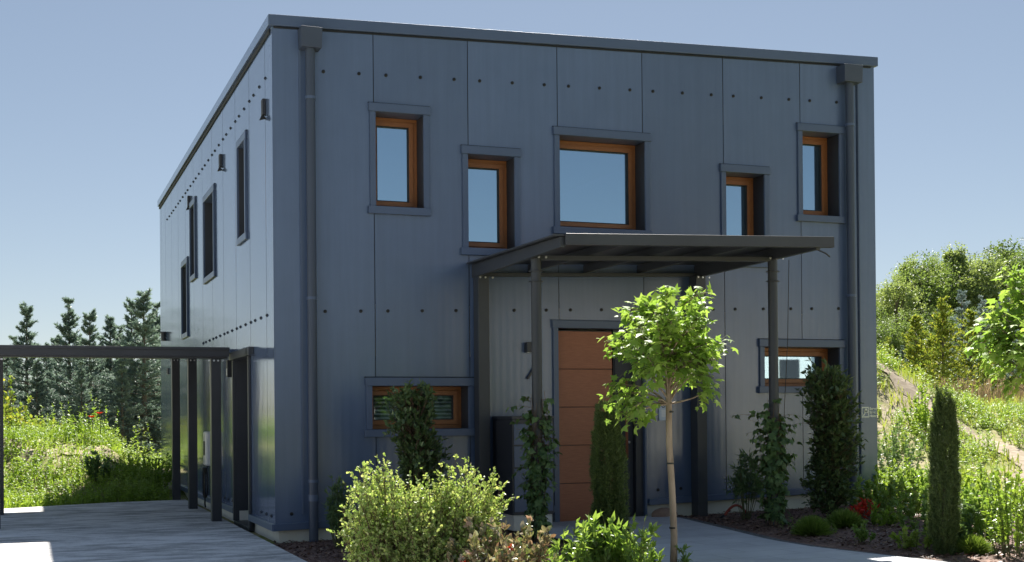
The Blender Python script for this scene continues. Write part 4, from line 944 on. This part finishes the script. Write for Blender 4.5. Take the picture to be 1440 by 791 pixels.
spr = [(-20, 51, 440, 'spruce partly hidden by the outer carport post'), (38, 48, 421, 'broad spruce with its tip above the carport beam, leftmost'), (66, 52, 478, 'short spruce hidden behind the carport beam, between the two left tips'),
       (98, 48.5, 419, 'narrow spruce with a sparse top, second tip from the left'), (127, 47, 431, 'spruce with a slim tip in the middle of the row'), (156, 50, 440, 'small spruce with a thin bare leader right of the middle'), (142, 53, 470, 'low spruce filling the row behind the middle tips'),
       (186, 48, 416, 'slender spruce next to the tallest one'), (203, 47, 404, 'tallest spruce, close to the far house corner'), (222, 51, 425, 'spruce half hidden by the far house corner'), (10, 54, 486, 'low spruce at the left end of the row'), (246, 50, 430, 'spruce mostly hidden behind the house side wall'),
       (20, 58, 470, 'far spruce behind the leftmost tip'), (80, 59, 466, 'far spruce behind the gap between the first two tips'), (112, 60, 468, 'far spruce between the second and third tip'), (170, 59, 455, 'far spruce left of the slender pair'), (215, 60, 440, 'far spruce beside the house corner'), (52, 46, 500, 'low near spruce under the carport beam at the left'), (115, 45, 505, 'low near spruce under the carport beam in the middle'), (172, 45, 496, 'low near spruce under the carport beam at the right'), (-8, 47, 490, 'low near spruce beside the outer carport post')]
for i, (px, d, py, lb) in enumerate(spr):
    X, Y = pd(px, d); conifer('spruce', sp, i % 3, X, Y, top_z(py, px, d)-GZ_(X, Y)+.05, lb, 'spruces behind the carport', i*1.3)
for i, (px, d, py, lb) in enumerate([(1289, 46, 440, 'slim golden conifer left of the tallest golden one'), (1327, 44, 416, 'tallest golden green conifer beyond the meadow'), (1366, 46, 432, 'golden conifer half behind the maple leaves'), (1250, 50, 470, 'dull golden conifer peeping over the earth bank by the house'), (1308, 48, 470, 'low golden conifer between the slim and the tallest one'), (1400, 47, 470, 'low golden conifer behind the maple leaves at the right')]):
    X, Y = pd(px, d); conifer('golden_conifer', gd, i % 2, X, Y, top_z(py, px, d)-GZ_(X, Y)+.05, lb, 'golden conifers beyond the meadow', i*2.1)
for i, (px, d, py, lb) in enumerate([(1354, 54, 402, 'pale blue spruce rising behind the tallest golden conifer'), (1382, 53, 412, 'pale blue spruce right of the other behind the golden conifers'), (1414, 55, 404, 'pale blue spruce behind the maple leaves at the right edge'), (1438, 52, 440, 'short blue spruce at the right edge')]):
    X, Y = pd(px, d); conifer('blue_spruce', bl, i % 2, X, Y, top_z(py, px, d)-GZ_(X, Y)+.05, lb, 'blue spruces beyond the meadow', i*1.7)
# dark hedge conifers below
for i, (px, d, py, lb) in enumerate([(1345, 50, 500, 'dark low spruce under the golden conifers'), (1390, 49, 490, 'dark low spruce behind the meadow, right of the golden ones'), (1425, 49, 480, 'dark low spruce at the right edge behind the meadow'), (1270, 52, 480, 'dark low spruce behind the slim golden conifer')]):
    X, Y = pd(px, d); conifer('spruce', sp, i % 3, X, Y, top_z(py, px, d)-GZ_(X, Y)+.05, lb, 'dark spruces beyond the meadow', i*1.1)

# ------------------------------------------------------------------ broadleaf wood on the right
def broad_proto(seed, h, rx, m, n_cl=40, nl=170, lf=.25):
    rs = np.random.default_rng(seed); b = MB(); b.tube([(0, 0, -.3), (.1, .05, h*.35), (0, 0, h*.8)], [.24, .17, .05], 8)
    C_ = []; k = 0
    while len(C_) < n_cl:
        p = rs.uniform(-1, 1, 3)
        if np.linalg.norm(p) < 1 and np.linalg.norm(p) > .3: C_.append(p)
    C_ = np.array(C_)*np.array([rx, rx, h*.40])+np.array([0, 0, h*.60]); sz = rs.uniform(.55, 1.15, n_cl)*rx*.29
    st = np.stack([np.zeros(n_cl), np.zeros(n_cl), np.clip(C_[:, 2]-h*.2, h*.2, h*.7)], -1); Pl = paths(st, C_, rs.normal(0, .2, (n_cl, 3)), 5)
    q = np.repeat(C_, nl, 0); off = unit(rs.normal(0, 1, q.shape))*rs.uniform(.25, 1.15, (len(q), 1))**.6*np.repeat(sz, nl)[:, None]*np.array([1, 1, .8]); p = q+off
    V, Fc = leaves(p, unit(off+rs.normal(0, .8, p.shape)+np.array([0, 0, -.1])), unit(off*.5+rs.normal(0, .5, p.shape)+np.array([0, 0, .6])), lf*rs.uniform(.5, 1.3, len(p)), ROUND, .9)
    # loose shoots for a ragged outline
    n2 = 260; a = unit(rs.normal(0, 1, (n2, 3))+np.array([0, 0, .35])); base = a*np.array([rx, rx, h*.40])*.92+np.array([0, 0, h*.6]); kk = 9; fr = rs.uniform(0, 1, (n2, kk))[..., None]
    sh = (base[:, None]+fr*(a*.7+np.array([0, 0, .45]))[:, None]).reshape(-1, 3)+rs.normal(0, .08, (n2*kk, 3)); V2, F2 = leaves(sh, unit(rs.normal(0, .6, sh.shape)+np.array([0, 0, .3])), unit(rs.normal(0, .5, sh.shape)+np.array([0, 0, .8])), lf*.8*rs.uniform(.5, 1.2, len(sh)), ROUND, .8)
    o = np_mesh('crown', [(V, Fc, 0), (V2, F2, 0)], M[m]); fo = o.data; bpy.data.objects.remove(o)
    V1 = np.array(b.v); F1 = np.array([f for f in b.f if len(f) == 4])
    o = np_mesh('trunk', [(V1, F1, 0)]+[(x_, y_, 0) for x_, y_ in path_sticks(Pl, .07, .02)], M['bark']); tr = o.data; bpy.data.objects.remove(o); return fo, tr, h
br_ = {0: broad_proto(1, 10, 3.0, 'wood1'), 1: broad_proto(2, 10, 2.6, 'wood2'), 2: broad_proto(3, 10, 3.2, 'wood3'), 3: broad_proto(4, 10, 2.0, 'wood2', 40), 4: broad_proto(8, 10, 2.7, 'wood1', 30)}
wd = [(1228, 70, 425, 0, 'mid green tree rising right behind the house corner'), (1246, 78, 392, 3, 'pale slim tree just right of the house corner'), (1262, 74, 385, 1, 'pale rounded tree second from the house corner'), (1283, 80, 356, 3, 'pale upright tree left of the first tall crowns'),
      (1304, 78, 350, 0, 'mid green tall crown left of the highest twigs'), (1322, 84, 352, 4, 'mid green tree behind the golden conifers'), (1343, 80, 338, 3, 'pale tree with the highest twiggy top in the middle of the wood'), (1362, 82, 356, 1, 'pale rounded crown right of the twiggy top'),
      (1384, 78, 352, 1, 'light green broad crown in the right half of the wood'), (1404, 88, 340, 2, 'deep green tree showing above the light broad crown'), (1420, 82, 352, 0, 'mid green tree near the right edge'), (1437, 84, 330, 2, 'deep green tall tree at the right edge'),
      (1462, 80, 338, 4, 'mid green tree cut by the right edge'), (1240, 66, 455, 2, 'low dark tree behind the earth bank'), (1275, 66, 430, 0, 'low mid green tree behind the golden conifers, left'), (1312, 68, 425, 2, 'low dark tree behind the tallest golden conifer'), (1345, 68, 430, 4, 'low mid green tree behind the blue spruces, left'),
      (1380, 67, 425, 0, 'low mid green tree behind the blue spruces, right'), (1415, 68, 420, 1, 'low pale tree behind the right blue spruce'), (1448, 68, 425, 2, 'low dark tree at the lower right edge of the wood'), (1490, 76, 345, 0, 'mid green tree beyond the right edge of the wood')]
for i, (px, d, py, k, lb) in enumerate(wd):
    X, Y = pd(px, d); conifer('broadleaf_tree', br_, k, X, Y, (top_z(py, px, d)-GZ_(X, Y))*.97, lb, 'trees of the wood on the right', i*2.4)
# yellow green bush low at the left of the spruce row
for px, d, hh, lb in ((14, 40, 2.6, 'yellow green bush by the outer carport post before the spruces'), (48, 42, 1.7, 'low yellow green bush in front of the leftmost spruces'), (-22, 41, 3.4, 'tall yellow green bush left of the outer carport post')):
    X, Y = pd(px, d); A, B = fan(60, .3, 1.0, hh*.4, hh, .6); bush('shrub', (X, Y, GZ_(X, Y)), lb, 'shrub', A, B, rnd(60, .08), 26, ROUND, .14, M['gold'], t0=.2, r0=.02, r1=.006, spread=1.)

# ------------------------------------------------------------------ weeds, grass, chips: what nobody could count
def weeds(name, s_rng, d_rng, n, h0, h1, nl, lf, m, keep, tm=LEAF, wide=1.):
    s = RNG.uniform(*s_rng, n); d = RNG.uniform(*d_rng, n); X, Y = sd(s, d); k = keep(X, Y, s, d); X, Y = X[k], Y[k]; n = len(X); Z = ground_z(X, Y)
    h = RNG.uniform(h0, h1, n)*(1+.35*np.clip(wob(X, Y, 1.1, 5.), -1, 1)); A = np.stack([X, Y, Z], -1); B = A+np.stack([RNG.normal(0, .12, n)*h, RNG.normal(0, .12, n)*h, h], -1)
    Pl = paths(A, B, rnd(n, .03), 4); p, d_, t = along(Pl, nl, .1, 1.); a = RNG.uniform(0, 2*np.pi, len(p)); D = np.stack([np.cos(a), np.sin(a), RNG.uniform(.1, .9, len(p))], -1)
    V, Fc = leaves(p, D, np.tile([0, 0, 1.], (len(p), 1))+rnd(len(p), .25), lf*(1.25-.7*t)*RNG.uniform(.6, 1.3, len(p)), tm, wide); st = path_sticks(Pl, .004, .002)
    return [(V, Fc, 0)]+[(x_, y_, 0) for x_, y_ in st]
def blades(s_rng, d_rng, n, h0, h1, keep, wide=1.):
    s = RNG.uniform(*s_rng, n); d = RNG.uniform(*d_rng, n); X, Y = sd(s, d); k = keep(X, Y, s, d); X, Y = X[k], Y[k]; n = len(X)
    P_ = np.stack([X, Y, ground_z(X, Y)-.01], -1); D = unit(rnd(n, .28)*np.array([1, 1, 0])+np.array([0, 0, 1.])); U = unit(rnd(n)*np.array([1, 1, .1]))
    V, Fc = leaves(P_, D, U, RNG.uniform(h0, h1, n), BLADE, wide); tip = np.stack([Fc[:, 3], Fc[:, 2], Fc[:, 2]+2], -1) if False else None
    T3 = np.arange(n)[:, None]*5+np.array([[3, 2, 4]]); return [(V, Fc, 0), (V[:0], Fc[:0], 0)], V, T3
def free(X, Y):
    inh = (X > -.35) & (X < 9.2) & (Y > -.2) & (Y < LEN+.3); sl = (X < 0) & (X > -9) & (Y < 8.6-.05+np.minimum(0, (X+1.4)*.42)); bed = (X >= -.2) & (X < 9.25) & (Y <= -.2) & (Y > -12)
    return ~(inh | sl | bed)
def bare(X, Y, s): return wob(X, Y, 1.25, s)+.6*wob(X, Y, 3.1, s+1)
# left bank
lk = lambda X, Y, s, d: free(X, Y) & (bare(X, Y, 0.) > -.75-.6*(d < 25.5)) & ~((((s+8.7)/2.1)**2+((d-27.0)/.95)**2 < 1+.5*bare(X, Y, 3.)) & (RNG.uniform(0, 1, len(X)) < .62))
pl_ = weeds('w', (-13, -4.5), (21.5, 33), 5200, .18, .46, 15, .075, 'weed', lk)
pl_ += weeds('w', (-7.6, -4.6), (23.5, 30), 900, .25, .6, 18, .08, 'weed', lambda X, Y, s, d: free(X, Y))
pl_ += weeds('w', (-13, -5.5), (27.5, 31.5), 160, .45, .95, 26, .09, 'weed', lk)
tag(np_mesh('weed_cover', pl_, M['weed']), 'bright green weeds covering the earth bank behind the carport', 'weeds', kind='stuff')
b1, V1, T1 = blades((-14, -4.5), (21, 34), 26000, .12, .38, lambda X, Y, s, d: free(X, Y) & (bare(X, Y, 2.) > -.9) & ~((((s+8.7)/2.1)**2+((d-27.0)/.95)**2 < 1+.5*bare(X, Y, 3.)) & (RNG.uniform(0, 1, len(X)) < .6)), 1.)
tag(np_mesh('meadow_grass', [(V1, b1[0][1], 0), (V1[:0], T1[:0], 0)], M['weed']), 'short grass between the weeds behind the carport', 'grass', kind='stuff')
# right bank and meadow
TRK = [(6.6, 19.0), (7.8, 20.2), (9.0, 22.0), (8.9, 25.0), (8.2, 27.0), (7.2, 28.3)]
def offtrack(s, d, w):
    best = np.full(len(s), 9.)
    for (a, b_), (c, e_) in zip(TRK[:-1], TRK[1:]):
        t = np.clip(((s-a)*(c-a)+(d-b_)*(e_-b_))/((c-a)**2+(e_-b_)**2), 0, 1); best = np.minimum(best, np.hypot(s-a-t*(c-a), d-b_-t*(e_-b_)))
    return best > w*RNG.uniform(.75, 1.25, len(s))
rk = lambda X, Y, s, d: free(X, Y) & (X > 9) & (bare(X, Y, 4.) > -.2) & offtrack(s, d, .30)
pr = weeds('w', (3.0, 12), (13, 30), 8500, .14, .42, 14, .07, 'weed', rk)
pr += weeds('w', (6.0, 11), (29, 33), 120, .35, .7, 20, .09, 'weed', rk)
tag(np_mesh('weed_cover', pr, M['weed']), 'sunny yellow green weeds on the bank right of the house', 'weeds', kind='stuff')
b2, V2, T2 = blades((3, 26), (14, 50), 60000, .10, .38, lambda X, Y, s, d: free(X, Y) & (X > 9) & (bare(X, Y, 6.) > -.35) & offtrack(s, d, .24), 1.2)
tag(np_mesh('meadow_grass', [(V2, b2[0][1], 0)], M['grass']), 'tall dry yellow grass of the meadow on the right', 'grass', kind='stuff')
s_ = RNG.uniform(9, 24, 2600); d_ = RNG.uniform(33, 46, 2600); X, Y = sd(s_, d_); P_ = np.stack([X, Y, ground_z(X, Y)], -1); hh = RNG.uniform(.35, .75, 2600); Q_ = P_+np.stack([RNG.normal(0, .05, 2600), RNG.normal(0, .05, 2600), hh], -1)
V, Fc = leaves(Q_-np.array([0, 0, .15]), unit(rnd(2600, .2)+np.array([0, 0, 1.])), rnd(2600), .17, SPRIG, .28); st = sticks(P_, Q_, .006, .004)
tag(np_mesh('seed_heads', [(V, Fc, 0), (st[0], st[1], 0)], M['dryhead']), 'brown seed heads along the top of the meadow', 'grass', kind='stuff')
# low plants and bark chips in the beds
bk = lambda X, Y, s, d: (X > right_edge(-4)+.9) & (X < 9.3) & (Y < -1.5-.8*(X < 7)) & (bare(X, Y, 8.) > .1)
pb = weeds('w', (2.2, 6.5), (11.5, 17.5), 700, .08, .24, 10, .05, 'weed', bk)
tag(np_mesh('ground_cover', pb, M['herb']), 'low green ground cover plants in the right hand bed', 'ground cover', kind='stuff')
n = 15000; X = np.concatenate([RNG.uniform(-.1, 2.9, n//2), RNG.uniform(5.2, 9.2, n//2)]); Y = RNG.uniform(-6.5, 0, n); k = (X < 2.9) | (X > np.array([right_edge(y_) for y_ in Y])+.2); X, Y = X[k], Y[k]
V, Fc = leaves(np.stack([X, Y, ground_z(X, Y)+.012+RNG.uniform(0, .02, len(X))], -1), rnd(len(X))*np.array([1, 1, .15]), rnd(len(X), .3)+np.array([0, 0, 1.]), RNG.uniform(.025, .07, len(X)), LEAF, 1.)
tag(np_mesh('bark_chips', [(V, Fc, 0)], M['chip']), 'reddish brown bark chips strewn over the beds by the house', 'bark chips', kind='stuff')
# bare sandy track on the right bank
b = MB(); ln = [(7.4, 28.0), (7.9, 27.0), (8.35, 26.2), (8.7, 25.4), (8.9, 24.4)]
tr_ = [(s0, d0, s0+.45, d0-.2) for s0, d0 in ln]
def ribbon(name, pts, width, m, seg=6, lift=.02):
    b = MB(); P_ = [sd(s0, d0) for s0, d0 in pts]; cs = []
    for i in range(len(P_)-1):
        for k in range(seg): t = k/seg; cs.append((P_[i][0]*(1-t)+P_[i+1][0]*t, P_[i][1]*(1-t)+P_[i+1][1]*t))
    cs.append(P_[-1]); rows = []
    for i, (x_, y_) in enumerate(cs):
        a = cs[min(i+1, len(cs)-1)]; c = cs[max(i-1, 0)]; dx, dy = a[0]-c[0], a[1]-c[1]; l = math.hypot(dx, dy); w = width*(.7+.3*math.sin(i*1.7)+.2*math.sin(i*.6))
        rows.append([(x_-dy/l*w*t, y_+dx/l*w*t) for t in (-1, -.5, 0, .5, 1)])
    for i in range(len(rows)-1):
        for k in range(4):
            q = [rows[i][k], rows[i][k+1], rows[i+1][k+1], rows[i+1][k]]; b.quad(*[(x_, y_, float(ground_z(x_, y_))+lift) for x_, y_ in q])
    return tag(b.build(name, m, None, smooth=True), kind='structure')
ribbon('dirt_track', TRK, .36, M['sand'])
ribbon('dirt_track', [(8.0, 18.8), (8.6, 20.3), (9.4, 21.6)], .35, M['sand'], lift=.03)
ribbon('bare_earth', [(-11.2, 26.6), (-9.5, 27.1), (-8.6, 26.9), (-7.9, 27.0)], .7, M['sand'], lift=.03)
ribbon('dirt_track', [(-9.3, 25.4), (-8.2, 24.7), (-7.3, 24.9)], .28, M['sand'])

# ------------------------------------------------------------------ the house across the street, seen in the lower right pane
nb = empty('neighbour_house', (27, -42, 0), 'white rendered house across the street mirrored in the lower right window', 'house')
b = MB(); b.box(-9, 9.1, -8, 0, -.5, 6.2); b.build('wall', M['render'], nb)
b = MB(); b.hexa([(-9.4, -8.4, 6.2), (9.5, -8.4, 6.2), (9.5, .4, 6.2), (-9.4, .4, 6.2), (-9.0, -4.3, 9.6), (9.1, -4.3, 9.6), (9.1, -3.7, 9.6), (-9.0, -3.7, 9.6)]); b.build('roof', M['tile'], nb)
for x0, z0 in ((7.2, 3.35), (2.0, 3.35), (-4, 3.35)):
    b = MB(); b.box(x0, x0+1.15, .002, .06, z0, z0+1.0); b.build('window', M['steel'], nb)

hg = empty('hedge', (-4, -33, 0), 'unseen clipped hedge added across the street to darken the lower left window', 'hedge')  # made-up hedge, darkens the pane's reflection and the lower facade
n = 26000; P_ = np.stack([RNG.uniform(-24, 21, n), RNG.uniform(-.5, .5, n), RNG.uniform(0, 3.4, n)], -1); P_[:, 1] += .12*np.sin(P_[:, 0]*2.1)*np.cos(P_[:, 2]*2)
V, Fc = leaves(P_, rnd(n)+np.array([0, .4, .3]), rnd(n), RNG.uniform(.10, .22, n), ROUND); np_mesh('foliage', [(V, Fc, 0)], M['hedge'], hg)
b = MB(); b.box(-24, 21, -.3, .3, 0, 3.2); b.build('dark_core', M['hedge'], hg)  # solid core added to close bright gaps in the mirrored hedge
A = np.stack([np.arange(-24, 21, .6), np.zeros(75), np.zeros(75)], -1); st = sticks(A, A+np.array([0, 0, 3.]), .03, .01); np_mesh('stem', [(st[0], st[1], 0)], M['bark'], hg)
# ------------------------------------------------------------------ light
SX, SYY = .40, .84
el = math.atan(1/math.hypot(SX, SYY)); az = math.atan2(SX, SYY)
w = bpy.data.worlds.new('World'); scene.world = w; w.use_nodes = True; nt = w.node_tree
bg = nt.nodes['Background']; sky = nt.nodes.new('ShaderNodeTexSky'); sky.sky_type = 'NISHITA'; sky.sun_disc = False
sky.sun_elevation = el; sky.sun_rotation = az; sky.altitude = 2200; sky.air_density = 1.0; sky.dust_density = .8; sky.ozone_density = .5
hsv = nt.nodes.new('ShaderNodeHueSaturation'); hsv.inputs['Saturation'].default_value = 1.0; nt.links.new(sky.outputs[0], hsv.inputs['Color']); gm = nt.nodes.new('ShaderNodeGamma'); gm.inputs['Gamma'].default_value = .68; nt.links.new(hsv.outputs[0], gm.inputs['Color']); nt.links.new(gm.outputs[0], bg.inputs[0]); bg.inputs[1].default_value = .060
ld = bpy.data.lights.new('sun', 'SUN'); ld.energy = 4.0; ld.angle = R(.53); ld.color = (1, .955, .88)
sun = bpy.data.objects.new('sun', ld); COL.objects.link(sun)
sun.rotation_euler = Vector((SX, SYY, 1)).to_track_quat('Z', 'Y').to_euler()
vs = scene.view_settings; vs.view_transform = 'Standard'; vs.look = 'None'; vs.exposure = 1.52; vs.gamma = 1; vs.use_curve_mapping = False
scene.cycles.max_bounces = 8; scene.cycles.transparent_max_bounces = 12; scene.cycles.use_denoising = True
